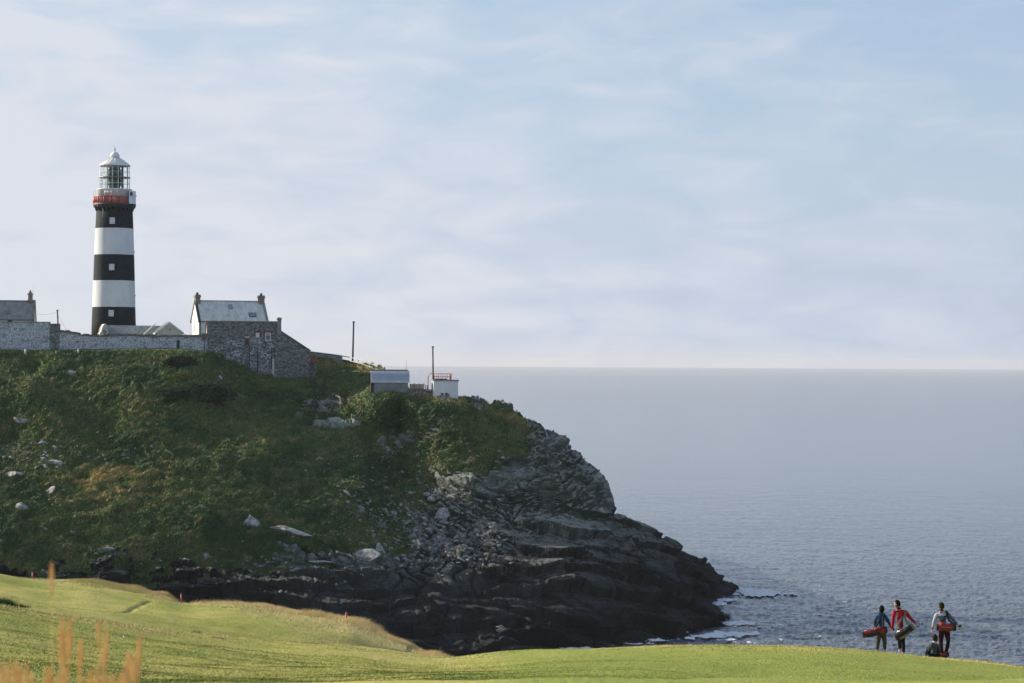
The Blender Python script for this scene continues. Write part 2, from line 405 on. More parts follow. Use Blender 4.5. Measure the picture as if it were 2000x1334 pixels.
PXA = np.concatenate([PXF, np.broadcast_to(cols, db.shape)], 0).ravel(); PYA = np.concatenate([PYF, np.full(db.shape, 700.0)], 0).ravel()
du = np.gradient(G, axis=1); dv = np.gradient(G, axis=0)
# smoothed normals of the large form
def blur(a, n):
    k = np.ones(n) / n
    for ax in (0, 1): a = np.apply_along_axis(lambda m: np.convolve(np.pad(m, n // 2, 'edge'), k, 'valid'), ax, a)
    return a
N = np.cross(du, dv); N /= np.linalg.norm(N, axis=-1, keepdims=True) + 1e-12
N = np.stack([blur(N[..., i], 21) for i in range(3)], -1)
N /= np.linalg.norm(N, axis=-1, keepdims=True) + 1e-12
N = N.reshape(-1, 3); P = G.reshape(-1, 3).copy()
if N[len(N) // 3, 1] > 0: N = -N
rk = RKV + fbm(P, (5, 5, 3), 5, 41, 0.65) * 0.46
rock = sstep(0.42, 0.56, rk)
# bedding: a trough fold whose axis runs through x = 0
fold = 8.0 * (1 - np.exp(-(P[:, 0] / 17.0) ** 2)) * sstep(8, 22, P[:, 2] + 4)
wp = P + np.stack([fbm(P, 6, 2, 50), fbm(P, 6, 2, 51), fbm(P, 6, 2, 52)], -1) * 0.45
hb = wp[:, 2] - fold + 0.12 * wp[:, 0] * 0.6
Q = np.stack([wp[:, 0] + wp[:, 1] * 0.25, wp[:, 1], hb], -1)
def slabs(size, seed, amp, tilt):
    r, o, e = voro(Q, size, seed)
    return amp * (r[0] - 0.5) * 2 + tilt * ((r[1] - 0.5) * o[:, 0] + (r[2] - 0.5) * o[:, 2] * 1.0) * 2, e, r[3]
d1_, e1, c1_ = slabs((10, 14, 4.2), 61, 0.60, 0.8)
d2_, e2, c2_ = slabs((3.6, 6, 1.6), 62, 0.32, 0.42)
d3_, e3, c3_ = slabs((1.5, 3, 0.6), 63, 0.15, 0.2)
lay2 = hb / 0.34 + fbm(P, (10, 10, 5), 2, 72) * 1.0; l2i = np.floor(lay2).astype(np.int64); l2f = lay2 - l2i
l2j = np.floor((Q[:, 0] + rnd(l2i, 0 * l2i, 0 * l2i, 15) * 5) / 1.1).astype(np.int64)
minor = 0.34 * (rnd(l2i, l2j, 0 * l2i, 16) - .5) + 0.3 * (rnd(l2i, 0 * l2i, 0 * l2i, 17) - .5) - 0.12 * (1 - sstep(0, .2, l2f))
lay = hb / 1.5 + fbm(P, (14, 14, 6), 2, 71) * 0.7
li = np.floor(lay).astype(np.int64); lf = lay - li
lr = rnd(li, 0 * li, 0 * li, 5)
jx = (Q[:, 0] + lr * 9) / (1.2 + 2.6 * rnd(li, 0 * li + 1, 0 * li, 6)); ji = np.floor(jx).astype(np.int64); jf = jx - ji
jr = rnd(li, ji, 0 * li, 8)
led = 1.25 * (lr - 0.4) + 0.60 * (jr - 0.5) - 0.5 * (1 - sstep(0, 0.12, lf)) - 0.18 * (1 - sstep(0, 0.05, np.minimum(jf, 1 - jf)))
smooth_ = np.exp(-(((PXA - 1100) / 130) ** 2 + ((PYA - 1060) / 62) ** 2) * 1.2)
rd = minor * (1 - .8 * smooth_) + d1_ + d2_ * (1 - 0.75 * smooth_) + d3_ * (1 - 0.8 * smooth_) + led * (1 - 0.85 * smooth_) + fbm(P, 0.9, 3, 77) * 0.10
rd -= 0.40 * (1 - sstep(0, 0.03, e1)) + 0.22 * (1 - sstep(0, 0.05, e2)) * (1 - 0.5 * smooth_)
cm = np.exp(-((PXA - 850) / 105) ** 4 - ((PYA - 1130) / 30) ** 4)
cj = P[:, 0] / 2.4 + fbm(P, (6, 6, 3), 2, 95) * 0.8; cfr = cj - np.floor(cj)
rd = rd * (1 - 0.65 * cm) + cm * (np.sqrt(np.clip(1 - (2 * cfr - 1) ** 4, 0, 1)) * 1.25 - 0.8 + 0.5 * (rnd(np.floor(cj), 0 * cj, 0 * cj, 44) - .5))
# broad dipping slabs with overhanging lips on the low shelf, level ledges along the foot of the cliff
m2 = sstep(950, 1040, PXA) * sstep(985, 1015, PYA); m2 = np.where((PYA < 701) & (PXA > 1195), 1.0, m2); m3 = sstep(1085, 1125, PYA) * (1 - m2) * (1 - cm)
nn2 = fbm(P, (16, 16, 8), 2, 96); s1 = (wp[:, 2] + 0.30 * wp[:, 0] * np.sign(30 - wp[:, 0]) * .6) / 2.5 + nn2 * 0.8; s2 = wp[:, 2] / 1.7 + nn2 * 0.5
saw1 = 0.5 - (s1 - np.floor(s1)); saw2 = 0.5 - (s2 - np.floor(s2)); a1_ = 0.6 + 0.9 * rnd(np.floor(s1), np.floor(P[:, 0] / 7 + nn2), 0 * s1, 97)
rd = rd * (1 - 0.5 * m2 - 0.35 * m3) + m2 * saw1 * 1.7 * a1_ + m3 * saw2 * 1.3 * a1_
# turf: hummocks, terracettes and tussocks
gw = P + np.stack([fbm(P, 4, 2, 80)] * 3, -1) * 1.2
gd = fbm(gw, (9, 12, 5), 3, 81) * 0.85 + (0.5 - np.abs(fbm(gw, (2.6, 4, 1.5), 3, 83))) * 0.95 + (0.5 - np.abs(fbm(gw, (0.9, 1.6, 0.6), 2, 85))) * 0.36
near_b = sstep(690, 712, PYA) * 0.85 + 0.15
nb_ = np.exp(-((PXA - 812) / 115) ** 4 - ((PYA - 772) / 18) ** 4)
gd = (gd - 0.55) * near_b * (1 - .85 * nb_)
topa = np.interp(PXA, [p_[0] for p_ in TOP], [p_[1] for p_ in TOP])
sil = 1 - 0.38 * np.exp(-((PYA - topa) / 20) ** 2) * sstep(980, 1150, PXA)
sil = np.where(np.concatenate([np.zeros(PXF.size), np.ones(db.size)]) > 0, np.where(PXA > 1000, .62, 1.0), sil)
disp = rock * rd * sil + (1 - rock) * (gd + 0.1)
tipf = 1 - 0.55 * sstep(1360, 1460, PXA)
isback = np.concatenate([np.zeros(PXF.size), np.ones(db.size)]) > 0
disp = np.where(isback & (PXA < 700), disp * 0.25, disp) * tipf
P = P + N * disp[:, None]
HEADP = P.reshape(NR, NC, 3)

mt, t, b = newmat('headland_ground')
ar = _attr(t, 'rock').outputs['Fac']; av = _attr(t, 'var').outputs['Fac']; ag = _attr(t, 'dry').outputs['Fac']
geo = _n(t, 'ShaderNodeNewGeometry'); sp = _n(t, 'ShaderNodeSeparateXYZ'); t.links.new(geo.outputs['Position'], sp.inputs[0])
nA = _noise(t, 0.16, 5, 0.6); nB = _noise(t, 0.9, 6, 0.7); nC = _noise(t, 4.5, 4, 0.7)
grass = _ramp(t, _math(t, 'ADD', _math(t, 'MULTIPLY', nA, 0.5), _math(t, 'MULTIPLY', nB, 0.5)),
              [(0.34, (0.026, 0.056, 0.022)), (0.46, (0.055, 0.105, 0.032)), (0.55, (0.100, 0.138, 0.042)), (0.68, (0.165, 0.165, 0.062))])
grass = _mix(t, _math(t, 'MULTIPLY', ag, 1.0, True), grass, (0.40, 0.31, 0.12))
grass = _mix(t, _math(t, 'MULTIPLY', _math(t, 'SUBTRACT', nC, 0.5), 1.6, True), grass, (0.085, 0.085, 0.035))
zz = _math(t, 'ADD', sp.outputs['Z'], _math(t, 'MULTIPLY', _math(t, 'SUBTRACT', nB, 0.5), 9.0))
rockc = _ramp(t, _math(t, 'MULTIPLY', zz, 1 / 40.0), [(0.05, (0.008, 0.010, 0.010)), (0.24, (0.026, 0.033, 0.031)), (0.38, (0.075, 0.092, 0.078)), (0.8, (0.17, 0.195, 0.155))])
rockc = _mix(t, 1.0, rockc, _ramp(t, av, [(0.2, (0.30,) * 3), (0.55, (0.9,) * 3), (0.85, (2.2,) * 3)]), 'MULTIPLY')
fine = _noise(t, 2.2, 8, 0.75, stretch=(1, 1, 3.0))
rockc = _mix(t, 1.0, rockc, _ramp(t, fine, [(0.3, (0.55,) * 3), (0.7, (1.45,) * 3)]), 'MULTIPLY')
sn = _n(t, 'ShaderNodeSeparateXYZ'); t.links.new(geo.outputs['Normal'], sn.inputs[0])
lich_light = _math(t, 'MULTIPLY', _math(t, 'ADD', _math(t, 'SUBTRACT', _noise(t, 0.8, 8, 0.75), 0.60), _math(t, 'MULTIPLY', sn.outputs['Z'], 0.20)), 9.0, True)  # pale lichen patches, weighted to up-facing ledges as painted highlights
lich_light = _math(t, 'MULTIPLY', lich_light, _math(t, 'MULTIPLY', _math(t, 'SUBTRACT', sp.outputs['Z'], 7.0), 0.12, True))
rockc = _mix(t, _math(t, 'MULTIPLY', lich_light, 0.7), rockc, (0.44, 0.45, 0.38))
moss = _math(t, 'MULTIPLY', _math(t, 'MULTIPLY', _math(t, 'SUBTRACT', _noise(t, 0.35, 6, 0.7), 0.5), 7.0, True), _math(t, 'MULTIPLY', _math(t, 'SUBTRACT', sp.outputs['Z'], 12.0), 0.1, True))
rockc = _mix(t, _math(t, 'MULTIPLY', moss, 0.6), rockc, (0.03, 0.045, 0.014))
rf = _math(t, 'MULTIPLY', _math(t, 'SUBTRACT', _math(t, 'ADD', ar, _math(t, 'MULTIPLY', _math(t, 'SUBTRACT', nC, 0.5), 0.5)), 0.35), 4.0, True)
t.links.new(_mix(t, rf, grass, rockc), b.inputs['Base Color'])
b.inputs['Roughness'].default_value = 0.85; b.inputs['Specular IOR Level'].default_value = 0.25
_bump(t, b, _math(t, 'ADD', fine, _math(t, 'MULTIPLY', nC, 0.8)), 0.8, 0.22)
dry = np.exp(-(((PXA - 215) / 75) ** 2 + ((PYA - 945) / 30) ** 2)) * sstep(-0.2, 0.3, fbm(P, (2, 2, 1), 3, 90)) * 1.4
dry += 0.75 * sstep(0, 8, PYA - pw(PXA, TOP)) * (1 - sstep(4, 26, PYA - pw(PXA, TOP))) * sstep(600, 640, PXA) * (1 - sstep(1000, 1060, PXA))
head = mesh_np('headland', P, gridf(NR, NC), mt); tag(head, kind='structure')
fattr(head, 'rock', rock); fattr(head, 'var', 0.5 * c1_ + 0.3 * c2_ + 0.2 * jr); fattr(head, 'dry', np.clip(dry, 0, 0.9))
def hz(px, py):
    """point of the finished headland surface nearest to a photo pixel"""
    px = float(px); c = int(np.argmin(np.abs(cols - px)))
    w = HEADP[:NV, max(0, c - 12):c + 13].reshape(-1, 3); q = w - np.array([0, 0, CAMZ]); cc = q @ _Rm
    sx = 1000 + F * cc[:, 0] / -cc[:, 2]; sy = 667 - F * cc[:, 1] / -cc[:, 2]
    d_ = (sx - px) ** 2 + (sy - py) ** 2; i = np.argsort(d_)[:12]; i = i[np.argmin(w[i, 1])]
    return Vector(w[i])

# turf tussocks over the hill: uncountable blades in one mesh
def tufts(name, pts, hgt, wid, cols_, mat, blades=3, lean=(0.25, 0.0, 0.0), parent=None, jit=0.5, nrm=None):
    n = len(pts); k = blades
    base = np.repeat(pts, k, 0) + RNG.normal(0, 1, (n * k, 3)) * (np.repeat(wid, k)[:, None] * np.array([1, 1, 0.15]) * jit)
    a_ = RNG.uniform(0, math.pi, n * k); w = np.repeat(wid, k) * RNG.uniform(0.5, 1.0, n * k)
    side = np.stack([np.cos(a_), np.sin(a_), np.zeros_like(a_)], -1) * w[:, None]
    h_ = np.repeat(hgt, k) * RNG.uniform(0.5, 1.1, n * k)
    up = np.stack([RNG.normal(lean[0], 0.35, n * k), RNG.normal(lean[1], 0.35, n * k), np.ones(n * k)], -1)
    if nrm is not None: up = up * 0.7 + np.repeat(nrm, k, 0) * 0.6
    up *= h_[:, None]
    V = np.stack([base - side * 0.5, base + side * 0.5, base + up], 1).reshape(-1, 3)
    Fc = np.arange(len(V)).reshape(-1, 3)
    o = mesh_np(name, V, Fc, mat, smooth=False, parent=parent)
    c = np.repeat(cols_, k, 0) * RNG.uniform(0.7, 1.3, (n * k, 1)); cattr(o, 'tint', np.repeat(c, 3, 0))
    tag(o, kind='stuff'); return o
mg, t, b = newmat('grass_blades')
t.links.new(_attr(t, 'tint').outputs['Color'], b.inputs['Base Color'])
b.inputs['Roughness'].default_value = 0.75; b.inputs['Specular IOR Level'].default_value = 0.2
MAT_BLADE = mg
cand = RNG.integers(0, NV * NC, 460000)
rr_, cc_ = cand // NC, cand % NC
ok = (rock.reshape(NR, NC)[rr_, cc_] < 0.35) & (HEADP[rr_, cc_, 2] > 3) & (cols[cc_] > -60)
rr_, cc_ = rr_[ok], cc_[ok]; pts = HEADP[rr_, cc_]
cl = fbm(pts, (6, 8, 4), 3, 101); cl2 = fbm(pts, (1.4, 2, 1), 2, 102)
A = np.array([0.050, 0.115, 0.046]); B_ = np.array([0.150, 0.210, 0.070]); C_ = np.array([0.28, 0.26, 0.12])
f1 = np.clip(0.45 + cl * 1.0, 0, 1)[:, None]; f2 = np.clip(cl2 * 1.3 + cl * 0.5, 0, 1)[:, None] * 0.8
tc_ = A * (1 - f1) + B_ * f1; tc_ = tc_ * (1 - f2) + C_ * f2
dd_ = np.clip(dry.reshape(NR, NC)[rr_, cc_], 0, 1)[:, None]; tc_ = tc_ * (1 - dd_) + np.array([0.50, 0.39, 0.15]) * dd_
tufts('hillside_grass', pts, RNG.uniform(0.15, 0.42, len(pts)), RNG.uniform(0.10, 0.30, len(pts)), tc_, mg, 2, lean=(0.5, -0.2, 0))
tag(bpy.data.objects['hillside_grass'], 'rough dark green and brown grass covering the headland slope', 'grass')
# ================================================================== GOLF COURSE GROUND
R1 = [(-900, 1140), (0, 1180), (100, 1198), (200, 1212), (300, 1228), (430, 1243), (560, 1256), (700, 1269), (830, 1288), (880, 1292), (1000, 1282), (1120, 1273), (1250, 1267),
      (1400, 1263), (1600, 1266), (1700, 1272), (1800, 1283), (1900, 1292), (2000, 1303), (2900, 1380)]
R2 = [(-900, 1090), (0, 1124), (40, 1131), (100, 1137), (180, 1138), (250, 1150), (330, 1162), (360, 1172), (460, 1178), (560, 1194), (640, 1208), (690, 1216), (740, 1240), (800, 1265),
      (850, 1284), (880, 1294), (940, 1310), (1000, 1320), (2900, 1420)]
D1T = [(-900, 72), (0, 72), (430, 80), (830, 90), (1000, 86), (1400, 80), (2900, 78)]
D2T = [(-900, 130), (0, 126), (360, 120), (680, 112), (880, 104), (1000, 100), (2900, 96)]
gc = np.concatenate([np.linspace(-900, -40, 60, endpoint=False), np.linspace(-40, 2050, 900), np.linspace(2055, 2900, 60)])
def smooth1(y, n=25):
    return np.convolve(np.pad(y, n // 2, 'edge'), np.ones(n) / n, 'valid')
r1 = smooth1(pw(gc, R1)); r2 = smooth1(pw(gc, R2), 9); g1 = smooth1(pw(gc, D1T)); g2 = smooth1(pw(gc, D2T))
def zof(px, py, D): return CAMZ + ray(px, py)[..., 2] * D
dk = [np.full_like(gc, 1.5), np.full_like(gc, 8.0), np.full_like(gc, 25.0), np.full_like(gc, 45.0), g1 * 0.82, g1, g1 + 6, g1 + 14, (g1 + 14 + g2) / 2 - 2, g2, g2 + 4, g2 + 22]
zk = [np.full_like(gc, 34.4), np.full_like(gc, 34.1), zof(gc, 1362, dk[2]), zof(gc, 1345, dk[3]), zof(gc, r1 + (1340 - r1) * 0.34, dk[4]), zof(gc, r1, dk[5]),
      zof(gc, r1 + 12, dk[6]), zof(gc, r1 + np.where(gc > 860, 25, 1.5), dk[7]), zof(gc, r1 + (r2 - r1) * 0.52 + np.where(gc > 860, 14, 0), dk[8]), zof(gc, r2, dk[9])]
zk += [zk[9] - 2.2, np.full_like(gc, -2.5)]
dk = np.array(dk); zk = np.array(zk)
def pchip(dk, zk, Dq):
    h = np.diff(dk, axis=0); dl = np.diff(zk, axis=0) / h
    m = np.zeros_like(zk); m[0] = dl[0]; m[-1] = dl[-1]
    a, b2 = dl[:-1], dl[1:]; m[1:-1] = np.where(a * b2 > 0, 2 * a * b2 / np.where(np.abs(a + b2) < 1e-9, 1, a + b2), 0)
    out = np.zeros_like(Dq)
    for k in range(len(h)):
        s_ = np.clip((Dq - dk[k]) / h[k], 0, 1); inside = (Dq >= dk[k]) & (Dq <= dk[k + 1])
        vv = (2 * s_**3 - 3 * s_**2 + 1) * zk[k] + (s_**3 - 2 * s_**2 + s_) * h[k] * m[k] + (-2 * s_**3 + 3 * s_**2) * zk[k + 1] + (s_**3 - s_**2) * h[k] * m[k + 1]
        out = np.where(inside, vv, out)
    return out
tr = np.concatenate([np.linspace(0, 0.32, 60, endpoint=False), np.linspace(0.32, 1, 640)])
Dq = dk[0][None] + (dk[-1] - dk[0])[None] * tr[:, None]
Zq = pchip(dk, zk, Dq)
PXG = np.broadcast_to(gc, Dq.shape)
GX = (PXG - 1000) / F * Dq
GP = np.stack([GX, Dq, Zq], -1).reshape(-1, 3)
Df = Dq.ravel(); Pf = PXG.ravel()
flat2 = GP * np.array([1, 1, 0])
ridge_keep = 1 - 0.85 * np.exp(-((Df - np.interp(Pf, gc, g1)) / 5) ** 2)
GP[:, 2] += (fbm(flat2, 9, 3, 201) * 0.28 * ridge_keep + fbm(flat2, (2.2, 1.6, 1), 3, 202) * 0.045) * sstep(10, 40, Df)
# shallow ditch across the far slope
dx0, dx1 = v(228, 1204, 97), v(312, 1172, 116)
w_ = dx1 - dx0; tq = np.clip(((GP[:, 0] - dx0.x) * w_.x + (GP[:, 1] - dx0.y) * w_.y) / (w_.x**2 + w_.y**2), 0, 1)
dist = np.hypot(GP[:, 0] - dx0.x - tq * w_.x, GP[:, 1] - dx0.y - tq * w_.y)
# broad swells of the fairway
GP[:, 2] -= 0.075 * np.exp(-(dist / 0.16) ** 2) * sstep(0, 0.2, tq) * (1 - sstep(0.85, 1, tq))
GG = GP.reshape(len(tr), len(gc), 3)
def gz(px, D):
    """ground point of the golf course at column px and distance D"""
    c = int(np.argmin(np.abs(gc - px))); r = int(np.argmin(np.abs(Dq[:, c] - D))); return Vector(GG[r, c])
def gpix(px, py, dlo=40, dhi=130):
    """golf ground point seen nearest to a photo pixel"""
    c = int(np.argmin(np.abs(gc - px))); w = GG[:, c]; q = (w - np.array([0, 0, CAMZ])) @ _Rm
    sy = 667 - F * q[:, 1] / -q[:, 2]; k = np.where((w[:, 1] > dlo) & (w[:, 1] < dhi), np.abs(sy - py), 1e9)
    return Vector(w[int(np.argmin(k))])
mt, t, b = newmat('golf_turf')
nA = _noise(t, 0.12, 4, 0.6, stretch=(1, 0.5, 1)); nB = _noise(t, 0.9, 5, 0.7, stretch=(1, 0.45, 1)); nC = _noise(t, 9, 4, 0.8, stretch=(1, 0.3, 1))
k = _math(t, 'ADD', _math(t, 'MULTIPLY', nA, 0.45), _math(t, 'ADD', _math(t, 'MULTIPLY', nB, 0.3), _math(t, 'MULTIPLY', nC, 0.25)))
gcol = _ramp(t, k, [(0.36, (0.15, 0.20, 0.032)), (0.48, (0.31, 0.325, 0.065)), (0.56, (0.43, 0.395, 0.115)), (0.68, (0.54, 0.45, 0.20))])
gcol = _mix(t, _attr(t, 'rough').outputs['Fac'], gcol, (0.50, 0.42, 0.19))
gcol = _mix(t, _attr(t, 'cut').outputs['Fac'], gcol, (0.22, 0.28, 0.048))
t.links.new(gcol, b.inputs['Base Color']); b.inputs['Roughness'].default_value = 0.85; b.inputs['Specular IOR Level'].default_value = 0.15
_bump(t, b, _math(t, 'ADD', nC, _math(t, 'MULTIPLY', nB, 0.7)), 0.6, 0.10)
golf = mesh_np('golf_ground', GP, gridf(len(tr), len(gc)), mt); tag(golf, kind='structure')
G1 = np.interp(Pf, gc, g1); G2 = np.interp(Pf, gc, g2)
def rough_of(px, D, q):
    n = fbm(q * np.array([1, 1, 0]), (3.5, 2.5, 1), 3, 210)
    e = np.interp(px, gc, g2) - D
    r = np.where(px < 900, (1 - sstep(2, 8 + 9 * sstep(380, 520, px), e + n * 6)) * (0.40 + 0.5 * sstep(300, 520, px)), 0)
    r2_ = np.exp(-((D - np.interp(px, gc, g1) + 1.5) / 2.2) ** 2) * (0.45 + n * 0.5) * (1 - 0.5 * sstep(900, 1000, px))
    return np.clip(np.maximum(r, r2_), 0, 1)
def cut_of(px, D): return sstep(880, 1050, px) * (1 - sstep(-9, -3, D - np.interp(px, gc, g1))) * 0.75
fattr(golf, 'rough', rough_of(Pf, Df, GP) * 0.8); fattr(golf, 'cut', cut_of(Pf, Df))
# blades standing on the turf
def screen_sample(n, dlo, dhi):
    """columns even in the picture, distances drawn evenly in 1/D so far turf is covered as densely as near turf"""
    px = RNG.uniform(-200, 2280, n); u = RNG.uniform(1 / dhi, 1 / dlo, n); return px, 1 / u
def gsurf(px, D):
    c = np.clip(np.searchsorted(gc, px), 1, len(gc) - 1); f = (D - Dq[0, c]) / (Dq[-1, c] - Dq[0, c])
    r = np.clip(np.searchsorted(tr, f), 1, len(tr) - 1); f0 = (f - tr[r - 1]) / (tr[r] - tr[r - 1])
    z = GG[r - 1, c, 2] * (1 - f0) + GG[r, c, 2] * f0
    return np.stack([(px - 1000) / F * D, D, z], -1)
px, D = screen_sample(400000, 42, 128)
keep = D < np.interp(px, gc, g2) + 1.5; px, D = px[keep], D[keep]
pts = gsurf(px, D); ro = rough_of(px, D, pts); cu = cut_of(px, D)
n1_ = fbm(pts * np.array([1, 1, 0]), (5, 3, 1), 3, 220); n2_ = fbm(pts * np.array([1, 1, 0]), (1.0, .6, 1), 2, 221)
f1 = np.clip(0.45 + n1_ * 0.7 + n2_ * 0.6, 0, 1)[:, None]
gcl = np.array([0.10, 0.155, 0.025]) * (1 - f1) + np.array([0.60, 0.53, 0.18]) * f1
gcl = gcl * (1 - cu[:, None] * .7) + np.array([0.25, 0.32, 0.05]) * cu[:, None] * .7
gcl = gcl * (1 - ro[:, None]) + (np.array([0.60, 0.50, 0.24]) * RNG.uniform(0.6, 1.2, (len(ro), 1))) * ro[:, None]
hh_ = (0.018 + 0.026 * RNG.random(len(px))) * (1 - 0.5 * cu) + ro * RNG.uniform(0.02, 0.16, len(px))
o = tufts('turf_grass', pts - np.array([0, 0, 0.005]), hh_, 0.014 + 0.014 * RNG.random(len(px)) + ro * 0.015, gcl, MAT_BLADE, 2, lean=(0.5, 0, 0))
tag(o, 'short sunlit green and straw coloured turf of the golf course', 'grass')
# longer wind-bent rough along the cliff edge
px = RNG.uniform(-40, 905, 26000); D = np.interp(px, gc, g2) - np.abs(RNG.normal(0, 1.6, len(px))) + 0.7
pts = gsurf(px, D); nn = fbm(pts * np.array([1, 1, 0]), (1.6, 1.6, 1), 2, 230)
pr = sstep(150, 420, px) * 0.6 + 0.4
kk = nn > -0.25; px, D, pts, nn, pr = px[kk], D[kk], pts[kk], nn[kk], pr[kk]
cc3 = np.array([0.24, 0.26, 0.06]) * (1 - pr[:, None]) + np.array([0.62, 0.50, 0.26]) * pr[:, None]
o = tufts('cliff_edge_grass', pts - np.array([0, 0, 0.01]), (0.10 + 0.20 * np.clip(nn, 0, 1)) * (0.4 + pr * 0.8), np.full(len(px), 0.022), cc3, MAT_BLADE, 4, lean=(0.45, 0, 0), jit=2.0)
tag(o, 'golden dry rough grass along the edge of the cliff', 'grass')

# ================================================================== SEA FOAM
mf, t, b = newmat('sea_foam'); b.inputs['Base Color'].default_value = (0.75, 0.77, 0.78, 1); b.inputs['Roughness'].default_value = 0.7
_bump(t, b, _noise(t, 2.5, 5, 0.7), 0.7, 0.15)
FB = [(1485, 1159, 40, 6, 1.15), (1452, 1154, 26, 5, 1.1), (1425, 1150, 14, 4, .6), (1535, 1160, 25, 3.5, .5), (1425, 1173, 24, 4, .85), (1405, 1180, 18, 2.5, .9), (1445, 1218, 36, 5, .8), (1440, 1224, 20, 3, .4),
      (1385, 1243, 38, 4.5, 1.0), (1440, 1240, 50, 5, .8), (1350, 1247, 14, 5, .6), (1420, 1250, 60, 3, .3), (1270, 1252, 40, 3, .75), (1235, 1258, 30, 2.5, .6), (1140, 1268, 40, 3.5, .9), (1110, 1271, 20, 3, .8), (1190, 1263, 20, 2, .6), (1530, 1225, 60, 8, .22), (1600, 1200, 80, 8, .12)]
fx = np.linspace(1060, 1700, 1400); fy = np.linspace(1140, 1284, 620)
FX, FY = np.meshgrid(fx, fy)
Dz = depth_at_z(FX, FY, 0.10); fp = at(FX, FY, Dz).reshape(-1, 3)
msk = np.zeros(FX.size)
for x, y, rx, ry, s_ in FB: msk = np.maximum(msk, s_ * np.exp(-(((FX.ravel() - x) / rx) ** 2 + ((FY.ravel() - y) / ry) ** 2)))
q = fp * np.array([1, 1, 0]); msk = msk * 1.2 + fbm(q, (1.3, 3.6, 1), 5, 301, 0.72) * 0.62 - 0.03
fp[:, 2] += 0.12 + fbm(q, (1.2, 2.4, 1), 2, 303) * 0.10 + np.clip(msk - 0.6, 0, 1) * 0.5
fc = gridf(len(fy), len(fx)); fc = fc[(msk[fc] > 0.36).all(1)]
used, inv = np.unique(fc, return_inverse=True)
fo = mesh_np('sea_foam', fp[used], inv.reshape(fc.shape), mf); tag(fo, 'white surf foam breaking round the foot of the dark rocks', 'foam', kind='stuff')
# ================================================================== BUILDING MATERIALS
M = {}
M['white'] = paint('white_paint', (0.80, 0.80, 0.78), (0.66, 0.67, 0.66), 0.7, 0.5, bump=0.1, detail=8)
M['white_trim'] = paint('white_trim', (0.78, 0.78, 0.76), (0.6, 0.6, 0.58), 0.5, 2.0)
M['red'] = paint('red_paint', (0.50, 0.035, 0.035), (0.32, 0.03, 0.03), 0.45, 2.0)
M['rail_red'] = paint('faded_red_paint', (0.55, 0.12, 0.09), (0.38, 0.07, 0.05), 0.6, 3.0)
M['black_paint'] = paint('black_paint', (0.025, 0.03, 0.033), (0.016, 0.02, 0.022), 0.6, 1.5)
M['iron'] = paint('dark_iron', (0.03, 0.035, 0.035), None, 0.6, 5)
M['grey_metal'] = paint('grey_metal', (0.25, 0.27, 0.28), None, 0.45, 2, metal=0.6)
M['zinc'] = paint('zinc_sheet', (0.42, 0.47, 0.52), (0.33, 0.38, 0.43), 0.38, 0.8, metal=0.55, bump=0.05)
M['slate'] = paint('slate', (0.17, 0.185, 0.18), (0.10, 0.11, 0.11), 0.75, 1.4, bump=0.4)
M['wood'] = paint('weathered_wood', (0.09, 0.075, 0.06), (0.05, 0.045, 0.04), 0.85, 3.0)
M['concrete'] = paint('concrete', (0.30, 0.31, 0.29), (0.19, 0.20, 0.19), 0.85, 0.7, bump=0.3, detail=9)
M['block'] = paint('dark_blockwork', (0.24, 0.27, 0.26), (0.15, 0.175, 0.165), 0.85, 0.8, bump=0.3, detail=9)
M['pale_render'] = paint('pale_render', (0.60, 0.58, 0.54), (0.42, 0.41, 0.38), 0.85, 0.9, bump=0.25, detail=9)
M['pink_render'] = paint('pink_render', (0.50, 0.42, 0.37), (0.40, 0.34, 0.30), 0.85, 0.9)
M['brick'] = paint('red_brick', (0.22, 0.085, 0.065), (0.14, 0.055, 0.05), 0.9, 3.0, bump=0.4)
M['copper_green'] = paint('green_gutter', (0.10, 0.22, 0.15), None, 0.6, 3)
M['capstone'] = paint('lichened_capstone', (0.22, 0.20, 0.15), (0.10, 0.095, 0.075), 0.95, 1.6, bump=0.5, detail=9)
M['sand_stone'] = paint('chimney_stone', (0.28, 0.25, 0.19), (0.15, 0.14, 0.11), 0.95, 2.2, bump=0.5, detail=9)
M['stone_grey'] = stone('grey_rubble_stone', (0.10, 0.12, 0.115), (0.24, 0.27, 0.255), (0.60, 0.64, 0.66), 0.14, squash=1.7)
M['stone_washed'] = stone('limewashed_rubble_stone', (0.10, 0.12, 0.125), (0.27, 0.30, 0.31), (0.72, 0.77, 0.82), 0.92, squash=1.4)
M['stone_lower'] = stone('peeling_rubble_stone', (0.07, 0.085, 0.085), (0.19, 0.21, 0.21), (0.74, 0.78, 0.80), 0.62, squash=1.8)
M['stone_pale'] = stone('pale_stonework', (0.16, 0.16, 0.145), (0.26, 0.25, 0.22), (0.5, 0.49, 0.45), 0.45)
mt, t, b = newmat('window_glass'); b.inputs['Base Color'].default_value = (0.30, 0.36, 0.42, 1); b.inputs['Roughness'].default_value = 0.08; b.inputs['Metallic'].default_value = 0.75
M['glass'] = mt
mt, t, b = newmat('dark_glass'); b.inputs['Base Color'].default_value = (0.02, 0.03, 0.035, 1); b.inputs['Roughness'].default_value = 0.1
M['dark_glass'] = mt
mt, t, b = newmat('green_blind'); b.inputs['Base Color'].default_value = (0.03, 0.17, 0.14, 1); b.inputs['Roughness'].default_value = 0.35
M['green_glass'] = mt
mt, t, b = newmat('lantern_glass'); b.inputs['Base Color'].default_value = (0.9, 0.97, 0.95, 1); b.inputs['Roughness'].default_value = 0.02
b.inputs['Transmission Weight'].default_value = 1.0; b.inputs['IOR'].default_value = 1.02
M['lantern_glass'] = mt
